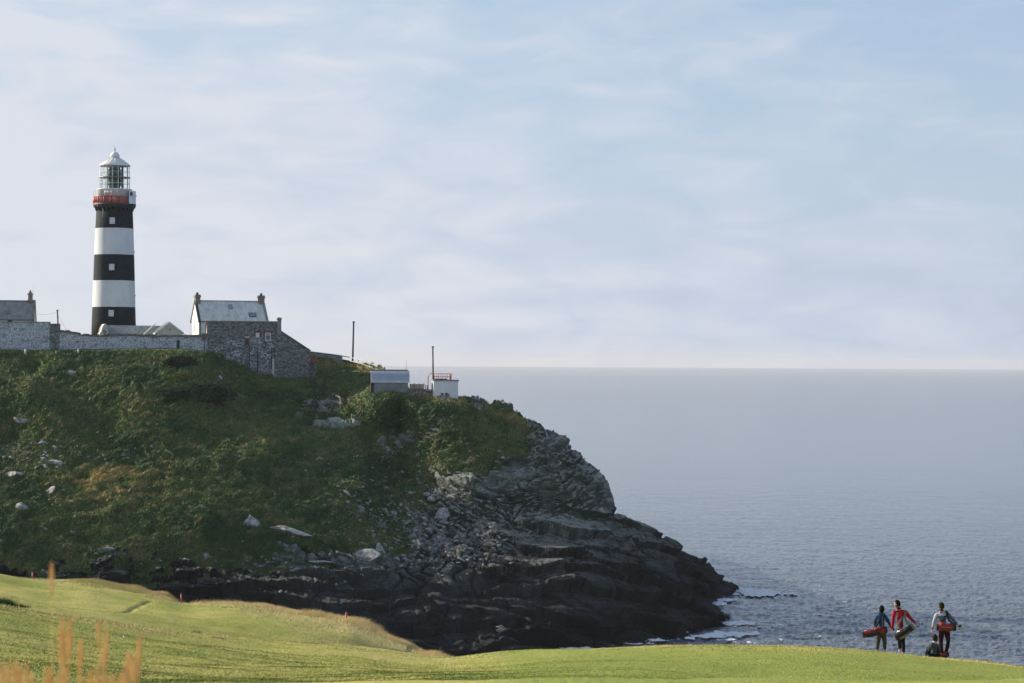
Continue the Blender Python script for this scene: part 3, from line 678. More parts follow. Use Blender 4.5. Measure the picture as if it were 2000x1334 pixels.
mt, t, b = newmat('lens_glass'); b.inputs['Base Color'].default_value = (0.34, 0.48, 0.40, 1); b.inputs['Roughness'].default_value = 0.12; b.inputs['Metallic'].default_value = 0.6
_bump(t, b, _noise(t, 2.0, 2, 0.5, stretch=(1, 1, 6)), 1.0, 0.3)
M['lens'] = mt
# lighthouse tower: the black and white bands are painted on the one shaft
TOWER_BANDS = [4.55, 9.05, 13.35, 17.65]
mt, t, b = newmat('banded_tower_paint')
tc = _n(t, 'ShaderNodeTexCoord'); sp = _n(t, 'ShaderNodeSeparateXYZ'); t.links.new(tc.outputs['Object'], sp.inputs[0])
zw = _math(t, 'ADD', sp.outputs['Z'], _math(t, 'MULTIPLY', _math(t, 'SUBTRACT', _noise(t, 2.5, 3), 0.5), 0.10))
g = lambda z: _math(t, 'GREATER_THAN', zw, z)
isw = _math(t, 'ADD', _math(t, 'SUBTRACT', g(TOWER_BANDS[0]), g(TOWER_BANDS[1])), _math(t, 'SUBTRACT', g(TOWER_BANDS[2]), g(TOWER_BANDS[3])))
st = _noise(t, 0.7, 8, 0.7, stretch=(1, 1, 0.35))
wcol = _ramp(t, st, [(0.3, (0.54, 0.57, 0.59)), (0.6, (0.68, 0.70, 0.71))])
bcol = _ramp(t, _noise(t, 1.6, 8, 0.75), [(0.3, (0.008, 0.017, 0.022)), (0.55, (0.016, 0.025, 0.030)), (0.75, (0.05, 0.05, 0.048))])
t.links.new(_mix(t, isw, bcol, wcol), b.inputs['Base Color']); b.inputs['Roughness'].default_value = 0.8; b.inputs['Specular IOR Level'].default_value = 0.15
_bump(t, b, _noise(t, 5, 5, 0.7), 0.25, 0.05)
M['tower'] = mt
# roofs
def slate_roof(name, c1, c2, patch=None, course=0.28):
    m, t, b = newmat(name)
    tc = _n(t, 'ShaderNodeTexCoord'); mp = _n(t, 'ShaderNodeMapping'); t.links.new(tc.outputs['Object'], mp.inputs[0])
    mp.inputs['Rotation'].default_value = (R(-90), 0, 0)
    bk = _n(t, 'ShaderNodeTexBrick'); bk.inputs['Scale'].default_value = 1.0; bk.inputs['Brick Width'].default_value = 0.32; bk.inputs['Row Height'].default_value = course * 0.72
    bk.inputs['Mortar Size'].default_value = 0.022; bk.inputs['Color1'].default_value = (*c1, 1); bk.inputs['Color2'].default_value = (*c2, 1); bk.inputs['Mortar'].default_value = (*[x * 0.5 for x in c2], 1)
    t.links.new(mp.outputs[0], bk.inputs['Vector'])
    col = _mix(t, 1.0, bk.outputs[0], _ramp(t, _noise(t, 1.1, 8, 0.7, stretch=(1.5, 0.6, 0.6)), [(0.3, (0.7,) * 3), (0.7, (1.3,) * 3)]), 'MULTIPLY')
    if patch:
        f = _math(t, 'MULTIPLY', _math(t, 'SUBTRACT', _noise(t, 1.3, 8, 0.8), patch[1]), 14, True)
        sx = _n(t, 'ShaderNodeSeparateXYZ'); t.links.new(tc.outputs['Object'], sx.inputs[0])
        f = _math(t, 'MULTIPLY', f, _math(t, 'MULTIPLY', _math(t, 'SUBTRACT', sx.outputs['X'], patch[2]), 1.0, True))
        col = _mix(t, f, col, patch[0])
    t.links.new(col, b.inputs['Base Color']); b.inputs['Roughness'].default_value = 0.75
    _bump(t, b, bk.outputs['Fac'], -0.5, 0.03); return m
M['roof_pale'] = slate_roof('limewashed_slate_roof', (0.76, 0.77, 0.70), (0.66, 0.68, 0.63), ((0.07, 0.08, 0.09), 0.60, 8.8))
M['roof_slate'] = slate_roof('grey_slate_roof', (0.34, 0.36, 0.345), (0.23, 0.25, 0.24))

# ================================================================== LIGHTHOUSE
LD = 400.0; K = F / LD                       # pixels per metre
lb = v(222, 659, LD); LZ = lb.z
lh = empty('lighthouse', (lb.x, lb.y, LZ - 0.6), 0, 'tall black and white banded lighthouse with a glazed lantern, behind the stone wall', 'lighthouse')
def lz(py): return (v(222, py, LD).z - (LZ - 0.6))
TOWER_Z = [lz(600), lz(548.5), lz(498), lz(446.5)]
# write the band heights as built into the paint
k = 0
for nd in M['tower'].node_tree.nodes:
    if nd.type == 'MATH' and nd.operation == 'GREATER_THAN':
        nd.inputs[1].default_value = TOWER_Z[TOWER_BANDS.index(min(TOWER_BANDS, key=lambda q: abs(q - nd.inputs[1].default_value)))]
prof = [(43.2 / K, 0), (42.6 / K, lz(630)), (41.6 / K, lz(600)), (40.2 / K, lz(548)), (38.6 / K, lz(498)), (36.8 / K, lz(446)), (35.0 / K, lz(406))]
tw = MB().lathe(prof, 96).build('tower', M['tower'], lh)
cb = MB().lathe([(35.2 / K, lz(408)), (37.5 / K, lz(406)), (41.5 / K, lz(402)), (41.8 / K, lz(399)), (30 / K, lz(398.8))], 64)
for k in range(24):
    a_ = 2 * math.pi * k / 24; ca, sa = math.cos(a_), math.sin(a_); r0 = 34.8 / K
    cb.tube([(r0 * ca, r0 * sa, lz(412)), (r0 * 1.06 * ca, r0 * 1.06 * sa, lz(406.5)), (r0 * 1.15 * ca, r0 * 1.15 * sa, lz(403))], 0.16, 6)
cb.build('gallery_floor', M['black_paint'], lh)
dr = MB().lathe([(32.5 / K, lz(399)), (32.5 / K, lz(371.6)), (33.6 / K, lz(371.4)), (33.6 / K, lz(369.6)), (20 / K, lz(369.4))], 64).build('lantern_base', M['white'], lh)
for a_ in (-112, -103, -93):
    ca, sa = math.cos(R(a_)), math.sin(R(a_)); r0 = 32.4 / K; c = Vector((r0 * ca, r0 * sa, lz(377.5)))
    MB().tube([c, c + Vector((ca, sa, 0)) * 0.14], 0.2, 14).build('vent', M['white_trim'], lh)
# solid white screen on the right side of the gallery
a0, a1 = R(-38), R(52)
MB().lathe([(40.4 / K, lz(399)), (40.4 / K, lz(373.5)), (41.2 / K, lz(373.5)), (41.2 / K, lz(399))], 24, a0=a0, a1=a1, caps=False).build('gallery_screen', M['white'], lh)
MB().box(-0.28, 0.28, -0.05, 0.05, -0.3, 0.3).build('hatch', M['black_paint'], lh).location = (41.3 / K * math.cos(R(-30)), 41.3 / K * math.sin(R(-30)), lz(380))
bpy.data.objects['hatch'].rotation_euler = (0, 0, R(60))
# red gallery railing round the rest
rl = MB(); a0, a1 = R(58), R(360 - 44); rr = 40.8 / K; nn_ = 110
for zz_, rd_ in ((lz(385.3), 0.06), (lz(398), 0.06)):
    rl.tube([(rr * math.cos(a0 + (a1 - a0) * i / 60), rr * math.sin(a0 + (a1 - a0) * i / 60), zz_) for i in range(61)], rd_, 6)
for i in range(nn_):
    a_ = a0 + (a1 - a0) * i / (nn_ - 1); p = (rr * math.cos(a_), rr * math.sin(a_))
    rl.tube([(*p, lz(398.6)), (*p, lz(385.3))], 0.10 if i % 9 == 0 else 0.03, 5)
rl.build('gallery_railing', M['red'], lh)
# thin upper hand rail on the gallery, posts
for i in range(9):
    a_ = R(180 + i * 18); p = (rr * math.cos(a_), rr * math.sin(a_)); ur = MB().tube([(*p, lz(385)), (*p, lz(373))], 0.03, 5).build('rail_post', M['white_trim'], lh)
# lantern: two tiers of panes between astragals
gl = MB().lathe([(28.8 / K, lz(369.5)), (28.6 / K, lz(347)), (27.6 / K, lz(325))], 16, caps=False, sm=False).build('lantern_glazing', M['lantern_glass'], lh)
bars = MB()
for i in range(16):
    a_ = 2 * math.pi * i / 16; ca, sa = math.cos(a_), math.sin(a_)
    bars.tube([(29.2 / K * ca, 29.2 / K * sa, lz(370)), (29.0 / K * ca, 29.0 / K * sa, lz(347)), (28 / K * ca, 28 / K * sa, lz(324.5))], 0.055, 5)
for py, r_, w in ((358.5, 29.0, 0.035), (336, 28.6, 0.035)):
    bars.tube([(r_ / K * math.cos(2 * math.pi * i / 32), r_ / K * math.sin(2 * math.pi * i / 32), lz(py)) for i in range(33)], w, 5)
bars.build('astragals', M['white_trim'], lh)
MB().lathe([(28.6 / K, lz(348)), (30.6 / K, lz(347.6)), (30.6 / K, lz(346.4)), (28.6 / K, lz(346))], 48).build('catwalk', M['grey_metal'], lh)
# optic
op = MB().lathe([(10.0 / K, lz(368)), (12 / K, lz(362)), (12.5 / K, lz(352)), (10.0 / K, lz(347)), (12.5 / K, lz(342)), (12 / K, lz(332)), (9 / K, lz(327))], 8, sm=False).build('optic', M['lens'], lh)
oc = MB()
for i in range(8):
    a_ = 2 * math.pi * i / 8 + 0.2; p = (13.2 / K * math.cos(a_), 13.2 / K * math.sin(a_)); oc.tube([(*p, lz(369)), (*p, lz(326))], 0.07, 5)
for py in (347, 352, 342, 361, 333): oc.tube([(13.2 / K * math.cos(2 * math.pi * i / 24), 13.2 / K * math.sin(2 * math.pi * i / 24), lz(py)) for i in range(25)], 0.06, 5)
oc.build('optic_frame', M['iron'], lh)
bl = MB()
for a_ in (-52, -36, 35, 150): bl.box(-0.3, 0.3, -0.02, 0.02, lz(368.5), lz(327)); 
for a_ in (-52, 28):
    o = MB().lathe([(26.5 / K, lz(369)), (26.0 / K, lz(326.5))], 3, a0=R(a_), a1=R(a_ + 9), caps=False).build('blind', M['black_paint'], lh)
# roof
rf = MB().lathe([(27 / K, lz(324.5)), (30.2 / K, lz(325)), (30.2 / K, lz(323)), (26 / K, lz(319.5)), (18 / K, lz(314)), (11 / K, lz(309.6)), (9 / K, lz(308.8))], 32)
for i in range(16):
    a_ = 2 * math.pi * (i + .5) / 16; ca, sa = math.cos(a_), math.sin(a_)
    rf.tube([(30 / K * ca, 30 / K * sa, lz(323)), (18 / K * ca, 18 / K * sa, lz(313.8)), (9 / K * ca, 9 / K * sa, lz(308.4))], 0.045, 5)
rf = rf.build('lantern_roof', M['white'], lh)
cu_ = MB().lathe([(7.8 / K, lz(310)), (7.8 / K, lz(307.6)), (9.2 / K, lz(307.2)), (9.2 / K, lz(302.6)), (8.6 / K, lz(302)), (6 / K, lz(298.6)), (3 / K, lz(296.8)), (0.8 / K, lz(295.8))], 24).build('cupola', M['white'], rf)
fi = MB().tube([(0, 0, lz(297)), (0, 0, lz(285))], 0.05, 6, r2=0.02)
for py in (294.3, 292, 290): fi.lathe([(0.02, lz(py) - 0.1), (0.12, lz(py)), (0.02, lz(py) + 0.1)], 8)
fi.build('finial', M['iron'], rf)
# small dish and light on the right of the gallery
ds_ = MB().lathe([(0.02, 0), (0.12, 0.05), (0.22, 0.18), (0.2, 0.19), (0.0, 0.1)], 14)
ds_.tube([(0, 0, 0), (-0.1, 0, -0.25), (-0.35, 0, -0.9)], 0.03, 5)
ds_ = ds_.build('aerial_dish', M['white_trim'], lh); ds_.location = (43.4 / K, -1.0, lz(384.5))
for px_, py_ in ((260.6, 492), (263.2, 577)):
    MB().tube([(0, 0, 0), (0.35, 0, 0)], 0.09, 8).build('wall_bracket', M['iron'], lh).location = ((px_ - 222 - 2) / K - .06, 0, lz(py_))
dp = MB(); a_ = R(-118)
dp.tube([(36.6 / K * math.cos(a_), 36.6 / K * math.sin(a_), lz(399)), (36.6 / K * math.cos(a_), 36.6 / K * math.sin(a_), lz(428))], 0.04, 5); dp.build('lightning_cable', M['white_trim'], lh)
def sash(parent, w, h, loc, rz, cols_=2, rows=2, fw=0.09, glass='glass', frame='white_trim', depth=0.10, name='window'):
    """window: frame as the part, its pane below it; faces -Y before rotation"""
    f = MB(); f.box(-w/2, w/2, -depth, 0, -h/2, -h/2 + fw); f.box(-w/2, w/2, -depth, 0, h/2 - fw, h/2)
    f.box(-w/2, -w/2 + fw, -depth + .003, 0, -h/2 + fw, h/2 - fw); f.box(w/2 - fw, w/2, -depth + .003, 0, -h/2 + fw, h/2 - fw)
    for i in range(1, cols_): x = -w/2 + w * i / cols_; f.box(x - fw * .35, x + fw * .35, -depth + .01, 0, -h/2 + fw, h/2 - fw)
    for i in range(1, rows): z = -h/2 + h * i / rows; f.box(-w/2 + fw, w/2 - fw, -depth + .014, 0, z - fw * .35, z + fw * .35)
    o = f.build(name, M[frame], parent); o.location = loc; o.rotation_euler = (0, 0, rz)
    p = MB().box(-w/2 + fw * .5, w/2 - fw * .5, -depth * .5, 0.02, -h/2 + fw * .5, h/2 - fw * .5).build('pane', M[glass], o)
    return o
for py, rr_px in ((433, 36.4), (523, 39.4), (612.5, 42.0)):
    sash(lh, 0.84, 1.02, ((223.6 - 222) / K + 0.02, -(rr_px) / K - 0.005, lz(py)), R(1), 2, 3 if py == 523 else 2, 0.075)

# ================================================================== STONE WALL ROUND THE STATION
WD = 368.5
def wx(px): return v(px, 660, WD).x
def wz(px, py): return v(px, py, WD).z
sw = empty('boundary_wall', (wx(150), WD, wz(150, 690)), 0, 'long limewashed rubble stone wall running along the hilltop in front of the lighthouse', 'wall')
def wall_piece(name, pts_top, th, mat, base=-3.5, y0=0.0, parent=sw):
    o = Vector(parent.location); m = MB(); n = len(pts_top)
    T = [(wx(px) - o.x, wz(px, py) - o.z) for px, py in pts_top]
    m.prism([(T[0][0], base)] + T + [(T[-1][0], base)], 'y', y0, y0 + th)
    return m.build(name, mat, parent)
wall_piece('high_section', [(-420, 629), (97, 630)], 0.7, M['stone_washed'])
wall_piece('pier', [(97.1, 632), (116, 632)], 0.9, M['stone_grey'], y0=-0.12)
lowp = [(116.1, 648), (135, 650), (165, 656.5), (200, 658), (250, 656), (300, 658.5), (345, 657.5), (404, 658.5)]
wall_piece('low_section', lowp, 0.6, M['stone_washed'])
cp = MB(); rnd_ = random.Random(3); o = Vector(sw.location); x = 117.0
while x < 402:
    w = rnd_.uniform(3.5, 8.0); xe = min(x + w, 403); ya = pw(x, lowp); yb = pw(xe, lowp); h_ = rnd_.uniform(0.16, 0.42)
    xa, xb = wx(x) - o.x, wx(xe) - o.x - 0.03; za, zb_ = wz(x, ya) - o.z + .005, wz(xe, yb) - o.z + .005
    cp.prism([(xa, za), (xb, zb_), (xb - .05, zb_ + h_ * rnd_.uniform(.8, 1.1)), (xa + .05, za + h_)], 'y', -0.12, 0.72); x = xe
cp.build('coping', M['capstone'], sw)
MB().box(wx(-420) - o.x, wx(97) - o.x, -0.06, 0.76, wz(0, 629.4) - o.z, wz(0, 628) - o.z).build('coping', M['capstone'], sw)
bx = MB(); bx.box(wx(345) - o.x, wx(351) - o.x, -0.03, 0.3, wz(348, 681) - o.z, wz(348, 664) - o.z); bx.build('slit_opening', M['black_paint'], sw)
MB().box(wx(343) - o.x, wx(353.5) - o.x, -0.12, 0.05, wz(348, 684) - o.z, wz(348, 681) - o.z).build('ledge', M['capstone'], sw)
for px_, pz in ((320, 656), (337, 655.5)):
    pass
# raised course with turf-capped stones at the house end
MB().prism([(wx(360) - o.x, wz(360, 659) - o.z), (wx(362) - o.x, wz(362, 654) - o.z), (wx(394) - o.x, wz(394, 653.5) - o.z), (wx(394) - o.x, wz(394, 659) - o.z)], 'y', -0.1, .8).build('raised_coping', M['capstone'], sw)
MB().box(wx(394) - o.x, wx(402.5) - o.x, -0.16, .8, wz(398, 664) - o.z, wz(398, 651) - o.z).build('end_pier', M['capstone'], sw)
MB().tube([(wx(399.5) - o.x, -0.2, wz(400, 664) - o.z), (wx(399.5) - o.x, -0.2, wz(400, 694) - o.z)], 0.05, 6).build('drainpipe', M['wood'], sw)

# ================================================================== RIGHT: helpers for buildings seen at an angle
def facade(px0, D0, ang):
    """returns f(px, py) -> (x along the front, z up) on the vertical plane through (px0, D0) turned by ang"""
    o_ = at(px0, 660, D0); u = np.array([math.cos(ang), math.sin(ang), 0]); n_ = np.array([math.sin(ang), -math.cos(ang), 0])
    def f(px, py):
        r_ = ray(px, py); tt_ = ((o_ - [0, 0, CAMZ]) @ n_) / (r_ @ n_); p = r_ * tt_ + [0, 0, CAMZ]
        return float((p - o_) @ u), float(p[2])
    return o_, f
def pot(parent, x, y, z, h=0.5, r=0.14, mat='black_paint'):
    o = MB().lathe([(r, 0), (r * 0.85, h * .8), (r * 1.05, h * .82), (r * 1.05, h), (r * .7, h)], 12).build('chimney_pot', M[mat], parent); o.location = (x, y, z); return o
def chimney(parent, x0, x1, y0, y1, z0, z1, mat, pots=2, band=0.45):
    m = MB(); m.box(x0, x1, y0, y1, z0, z1 - band)
    e = 0.09; m.box(x0 - e, x1 + e, y0 - e, y1 + e, z1 - band, z1 - band * .45); m.box(x0 - e * .3, x1 + e * .3, y0 - e * .3, y1 + e * .3, z1 - band * .45, z1)
    c = m.build('chimney', M[mat], parent, bevel=0.02)
    for i in range(pots): pot(c, (x0 + x1) / 2 + (i - (pots - 1) / 2) * 0.0, y0 + (y1 - y0) * (i + .5) / pots, z1, 0.35)
    return c
def gable_roof(parent, x0, x1, y0, yr, y1, ze, zr, mat, th=0.14, over=0.12, name='roof'):
    m = MB(); s1 = (zr - ze) / (yr - y0)
    for ya, yb, sg in ((y0, yr, 1), (y1, yr, -1)):
        dy_ = -0.18 * sg; zz_ = ze - abs(dy_) * abs((zr - ze) / (yb - ya))
        m.prism([(ya + dy_, zz_), (yb, zr), (yb, zr + th), (ya + dy_, zz_ + th)], 'x', x0 - over, x1 + over)
    return m.build(name, M[mat], parent)

# ---- white house
A1 = R(18); HO, hf = facade(388, 384, A1)
hx1, zre = hf(530, 627); _, zeave = hf(388, 626.5); zb0 = 33.0
Lh = hf(523, 627)[0]; Wd = 6.6; zr_ = v(450, 589, 386.5).z
wh = empty('white_house', (HO[0], HO[1], zb0), A1, 'tall white gabled house with pale patched slate roof and two chimneys, behind the stone house', 'house')
ze = zeave - zb0; zr = zr_ - zb0
MB().prism([(0, 0), (0, ze), (Wd / 2, zr), (Wd, ze), (Wd, 0)], 'x', 0, Lh).build('wall', M['white'], wh)
rf = gable_roof(wh, 0.25, Lh - 0.25, 0, Wd / 2, Wd, ze + 0.02, zr + 0.02, 'roof_pale', over=0.0)
for xa in (-0.12, Lh - 0.28):
    m = MB()
    for ya, sg in ((0, 1), (Wd, -1)):
        sl_ = (zr - ze) / (Wd / 2); m.prism([(ya - .3 * sg, ze - .3 * sl_), (Wd / 2, zr), (Wd / 2, zr + .28), (ya - .3 * sg, ze - .3 * sl_ + .28)], 'x', xa, xa + 0.4)
    m.build('verge_coping', M['iron'] if xa < 0 else M['concrete'], wh)
MB().tube([(0.2, -0.24, ze - 0.12), (Lh, -0.24, ze - 0.12)], 0.08, 8).build('gutter', M['iron'], wh)
MB().tube([(0.25, -0.1, ze - 0.2), (0.25, -0.1, ze - 3.4)], 0.06, 6).build('drainpipe', M['iron'], wh)
MB().box(0.26, Lh - .26, Wd / 2 - .12, Wd / 2 + .12, zr + .1, zr + .22).build('ridge_tile', M['slate'], wh)
ztop = v(378, 571.5, 385).z - zb0
chimney(wh, -0.05, 0.75, Wd / 2 - .65, Wd / 2 + .65, zr - 0.5, ztop - .25, 'sand_stone', 2)
chimney(wh, Lh - 0.85, Lh + 0.05, Wd / 2 - .55, Wd / 2 + .55, zr - 0.7, ztop - .25, 'sand_stone', 2)
MB().tube([(-0.05, 3.2, ze + 0.6), (-0.05, 3.2, ze - 1.7)], 0.045, 5).build('cable', M['grey_metal'], wh)
pit = math.atan2(zr - ze, Wd / 2)
def skylight(parent, px, py, w, h, frame, pane):
    x, z = hf(px, py); z -= zb0; y = (z - ze) / (zr - ze) * Wd / 2
    # the roof lies behind the front plane: walk the ray to it
    for _ in range(8):
        P_ = at(px, py, HO[1] + x * math.sin(A1) + y * math.cos(A1)); r_ = P_ - HO; x = r_[0] * math.cos(A1) + r_[1] * math.sin(A1); y = (P_[2] - zb0 - ze) / (zr - ze) * Wd / 2
    f = MB(); f.box(-w/2, w/2, -h/2, -h/2 + .07, 0.1, .22); f.box(-w/2, w/2, h/2 - .07, h/2, 0.1, .22); f.box(-w/2, -w/2 + .07, -h/2 + .07, h/2 - .07, 0.1, .217); f.box(w/2 - .07, w/2, -h/2 + .07, h/2 - .07, 0.1, .217)
    o = f.build('skylight', M[frame], parent); o.location = (x, y, ze + .06 + y * (zr - ze) / (Wd / 2)); o.rotation_euler = (pit, 0, 0)
    MB().box(-w/2 + .05, w/2 - .05, -h/2 + .05, h/2 - .05, 0.1, .19).build('pane', M[pane], o)
skylight(wh, 450, 601, 0.62, 0.95, 'grey_metal', 'roof_pale')
skylight(wh, 493, 617, 1.15, 0.85, 'iron', 'glass')

# ---- stone house in front with its lean-to end
A2 = R(10); SO, sf = facade(404, 369.3, A2)
SZ = 27.0
sh = empty('stone_house', (SO[0], SO[1], SZ), A2, 'grey rubble stone house with two brick-framed windows and a lean-to end, on the hill crest', 'house')
def q2(px, py): x, z = sf(px, py); return x, z - SZ
xL, zT = q2(404, 628.5); xR, zT2 = q2(541, 629.5); zband = q2(450, 662)[1]
SWD = 5.2
MB().prism([(0, zband), (0, zT), (xR, zT2), (xR, zband)], 'y', 0, 0.55).build('wall', M['stone_grey'], sh)
MB().box(0, xR, -0.04, 0.55, 0, zband).build('lower_wall', M['stone_lower'], sh)
gz_ = zT - 2.6
MB().prism([(0.55, 0), (0.55, zT - .02), (SWD, gz_), (SWD, 0)], 'x', 0.02, xR).build('gable', M['pink_render'], sh)
MB().prism([(-.08, zT), (.5, zT + .05), (SWD + .2, gz_ - .05), (SWD + .2, gz_ + .12), (.5, zT + .2), (-.08, zT + .14)], 'x', -0.15, xR).build('roof', M['slate'], sh)
wing = [q2(541.3, 646), q2(549, 647.5), q2(606, 684.5), q2(603.5, 690)]
xe = q2(603.5, 690)[0]
MB().prism([(wing[0][0], 0), wing[0], wing[1], (xe, q2(603.5, 684)[1]), (xe, 0)], 'y', -0.1, 5.0).build('end_wall', M['stone_grey'], sh)
rt = [wing[1], q2(607, 685.6)]
MB().prism([rt[0], rt[1], (rt[1][0], rt[1][1] + .14), (rt[0][0], rt[0][1] + .14)], 'y', -0.22, 5.2).build('lean_to_roof', M['slate'], sh)
c0, c1 = q2(541.5, 650), q2(549.5, 620)
c = MB(); c.box(c0[0], c1[0], -.14, 0.75, c0[1] - .3, c1[1] - .35); c.box(c0[0] - .08, c1[0] + .08, -.22, .83, c1[1] - .35, c1[1] - .12); c.box(c0[0] + .05, c1[0] - .05, -.05, .7, c1[1] - .12, c1[1]); c.build('chimney', M['concrete'], sh)
def surround(pxa, pya, pxb, pyb, t_=.3, y=-.012):
    xa, za = q2(pxa, pyb); xb, zb1 = q2(pxb, pya); rr = random.Random(int(pxa)); m = MB()
    n = max(3, int((zb1 - za) / .22))
    for i in range(n):
        z0 = za + (zb1 - za) * i / n; z1 = za + (zb1 - za) * (i + .93) / n; e = t_ * (1.25 if i % 2 else .75)
        m.box(xa - e, xa, y, .2, z0, z1); m.box(xb, xb + e * rr.uniform(.9, 1.1), y, .2, z0, z1)
    k_ = max(3, int((xb - xa + 2 * t_) / .14))
    for i in range(k_):
        x0 = xa - t_ + (xb - xa + 2 * t_) * i / k_; m.box(x0, x0 + (xb - xa + 2 * t_) / k_ * .9, y - .004, .2, zb1 + .004, zb1 + t_ * rr.uniform(.9, 1.15))
    m.build('brick_surround', M['brick'], sh); return (xa + xb) / 2, (za + zb1) / 2, xb - xa, zb1 - za
x, z, w, h = surround(499.5, 650, 506.5, 658.5); MB().box(x - w/2, x + w/2, -.006, .3, z - h/2, z + h/2).build('window_recess', M['black_paint'], sh)
sash(sh, w, h, (x, -.01, z), 0, 2, 2, .07, 'glass'); MB().box(x - w/2 - .25, x + w/2 + .25, -.14, .1, z - h/2 - .2, z - h/2 - .01).build('sill', M['concrete'], sh)
x, z, w, h = surround(518, 650, 529, 665.5, .28)
sash(sh, w, h, (x, -.02, z), 0, 1, 1, .12, 'green_glass'); MB().box(x - w/2, x + w/2, -.15, 0, z + h * .2, z + h * .28).build('transom', M['white_trim'], sh)
MB().box(x - w/2 + .12, x + w/2 - .12, -.09, 0, z + h * .28, z + h * .42).build('top_pane', M['dark_glass'], sh)
x, z, w, h = surround(480, 664, 485, 674, .22, -.055); MB().box(x - w/2, x + w/2, -.045, .3, z - h/2, z + h/2).build('slit_window', M['black_paint'], sh)
MB().box(x - w, x + w, -.07, .1, z + h/2 + .36, z + h/2 + .55).build('lintel', M['pale_render'], sh)
def vstrip(pxa, pya, pyb, w, mat, name, y=-.16):
    x0, z0 = q2(pxa, pyb); _, z1 = q2(pxa, pya); MB().box(x0 - w/2, x0 + w/2, y, .02, z0, z1).build(name, M[mat], sh)
vstrip(483.5, 676, 726, .42, 'stone_grey', 'buttress', -.3)
vstrip(486.8, 678, 724, .10, 'iron', 'drainpipe', -.38)
vstrip(502.5, 684, 728, .12, 'iron', 'drainpipe')
vstrip(530.5, 680, 722, .12, 'iron', 'drainpipe'); vstrip(536.5, 684, 730, .14, 'iron', 'drainpipe')
vstrip(533.5, 700, 732, .34, 'pale_render', 'buttress', -.25)
vstrip(419.5, 700, 708, .22, 'pale_render', 'buttress', -.22)
x, z = q2(455, 640); MB().box(x - .22, x + .22, -.008, .1, z - .2, z + .2).build('brick_patch', M['brick'], sh)
for px_, py_ in ((421, 639.5), (414, 670), (428, 664)): x, z = q2(px_, py_); MB().box(x - .2, x + .2, -.045, .1, z - .09, z + .09).build('wall_hole', M['black_paint'], sh)
# quoins
m = MB()
for i in range(12):
    x, z = q2(404, 632 + i * 2.6); e = .75 if i % 2 else .5; m.box(-.012, e, -.012, .5, z - .2, z)
m.build('quoins', M['stone_pale'], sh)
m = MB()
for i in range(12):
    z = q2(603, 690 + i * 4)[1]; e = .6 if i % 2 else .4; m.box(xe - e, xe + .012, -.112, .4, z - .26, z)
m.build('quoins', M['stone_pale'], sh)

# ---- long low outbuilding behind the wall
A3 = R(14); OO, of = facade(303, 379, A3); OZ = 36.0
ob = empty('outbuilding', (OO[0], OO[1], OZ), A3, 'low grey-roofed outbuilding with cream gables, between the lighthouse foot and the white house', 'outbuilding')
def o2(px, py): x, z = of(px, py); return x, z - OZ
ga, gb, gp = o2(307, 650), o2(355, 650), o2(336, 631.5)
W3 = gb[0] - ga[0]
MB().prism([(ga[0], 0), (ga[0], ga[1]), ((ga[0] + gb[0]) / 2, gp[1]), (gb[0], gb[1]), (gb[0], 0)], 'y', 0, 5).build('gable_wall', M['pale_render'], ob)
m = MB(); xm = (ga[0] + gb[0]) / 2
for xa, za in ((ga[0] - .35, ga[1] - .25), (gb[0] + .35, gb[1] - .25)): m.prism([(xa, za), (xm, gp[1]), (xm, gp[1] + .22), (xa, za + .22)], 'y', -.25, 5.1)
m.build('gable_roof', M['white_trim'], ob)
m = MB()
for xa, za in ((ga[0] - .3, ga[1] - .2), (gb[0] + .3, gb[1] - .2)): m.prism([(xa, za + .23), (xm, gp[1] + .23), (xm, gp[1] + .27), (xa, za + .27)], 'y', -.1, 5.1)
m.build('gable_slates', M['slate'], ob)
x, z = o2(332, 643.5); MB().box(x - .16, x + .16, -.05, .1, z - .18, z + .18).build('vent', M['concrete'], ob)
l0 = o2(213, 652)[0]; zl = o2(250, 651)[1]; zh = o2(260, 636.5)[1]
MB().box(l0, ga[0] + .5, 3.0, 7.5, 0, zl).build('wall', M['stone_pale'], ob)
MB().prism([(2.75, zl - .12), (5.2, zh), (7.7, zl - .12), (7.7, zl), (5.2, zh + .14), (2.75, zl)], 'x', l0, ga[0] + 1.2).build('roof', M['roof_slate'], ob)
MB().tube([(l0, 2.7, zl - .18), (ga[0] + .2, 2.7, zl - .18)], .08, 6).build('gutter', M['copper_green'], ob)
m = MB()
m.prism([(ga[0] - 1.9, gp[1] - 1.9), (ga[0] - .1, gp[1] - .1), (ga[0] - .1, gp[1] + .12), (ga[0] - 1.9, gp[1] - 1.65)], 'y', 1.6, 2.3); m.build('second_verge', M['white_trim'], ob)
# ornate gable end at the left
x0_ = o2(200, 650)[0]; zt = o2(207, 631.5)[1]; x1_ = o2(213, 650)[0]; zz0 = o2(205, 656)[1]
w_ = x1_ - x0_
MB().prism([(x0_ - .25, zz0 - 2), (x0_ - .25, zz0 + .4), (x0_, zz0 + .7), (x0_ + .1, zz0 + 1.2), (x0_ + .3, zt - .35), (x0_ + .5, zt - .05), (x0_ + .7, zt), (x1_ - .1, zt - .3), (x1_, zt - .9), (x1_, zz0 - 2)], 'y', 2.4, 7.9).build('stepped_gable', M['pale_render'], ob)
for px_, py_ in ((205.5, 646), (208.5, 648), (206, 652)): x, z = o2(px_, py_); MB().box(x - .1, x + .1, 2.36, 2.5, z - .14, z + .14).build('vent', M['black_paint'], ob)

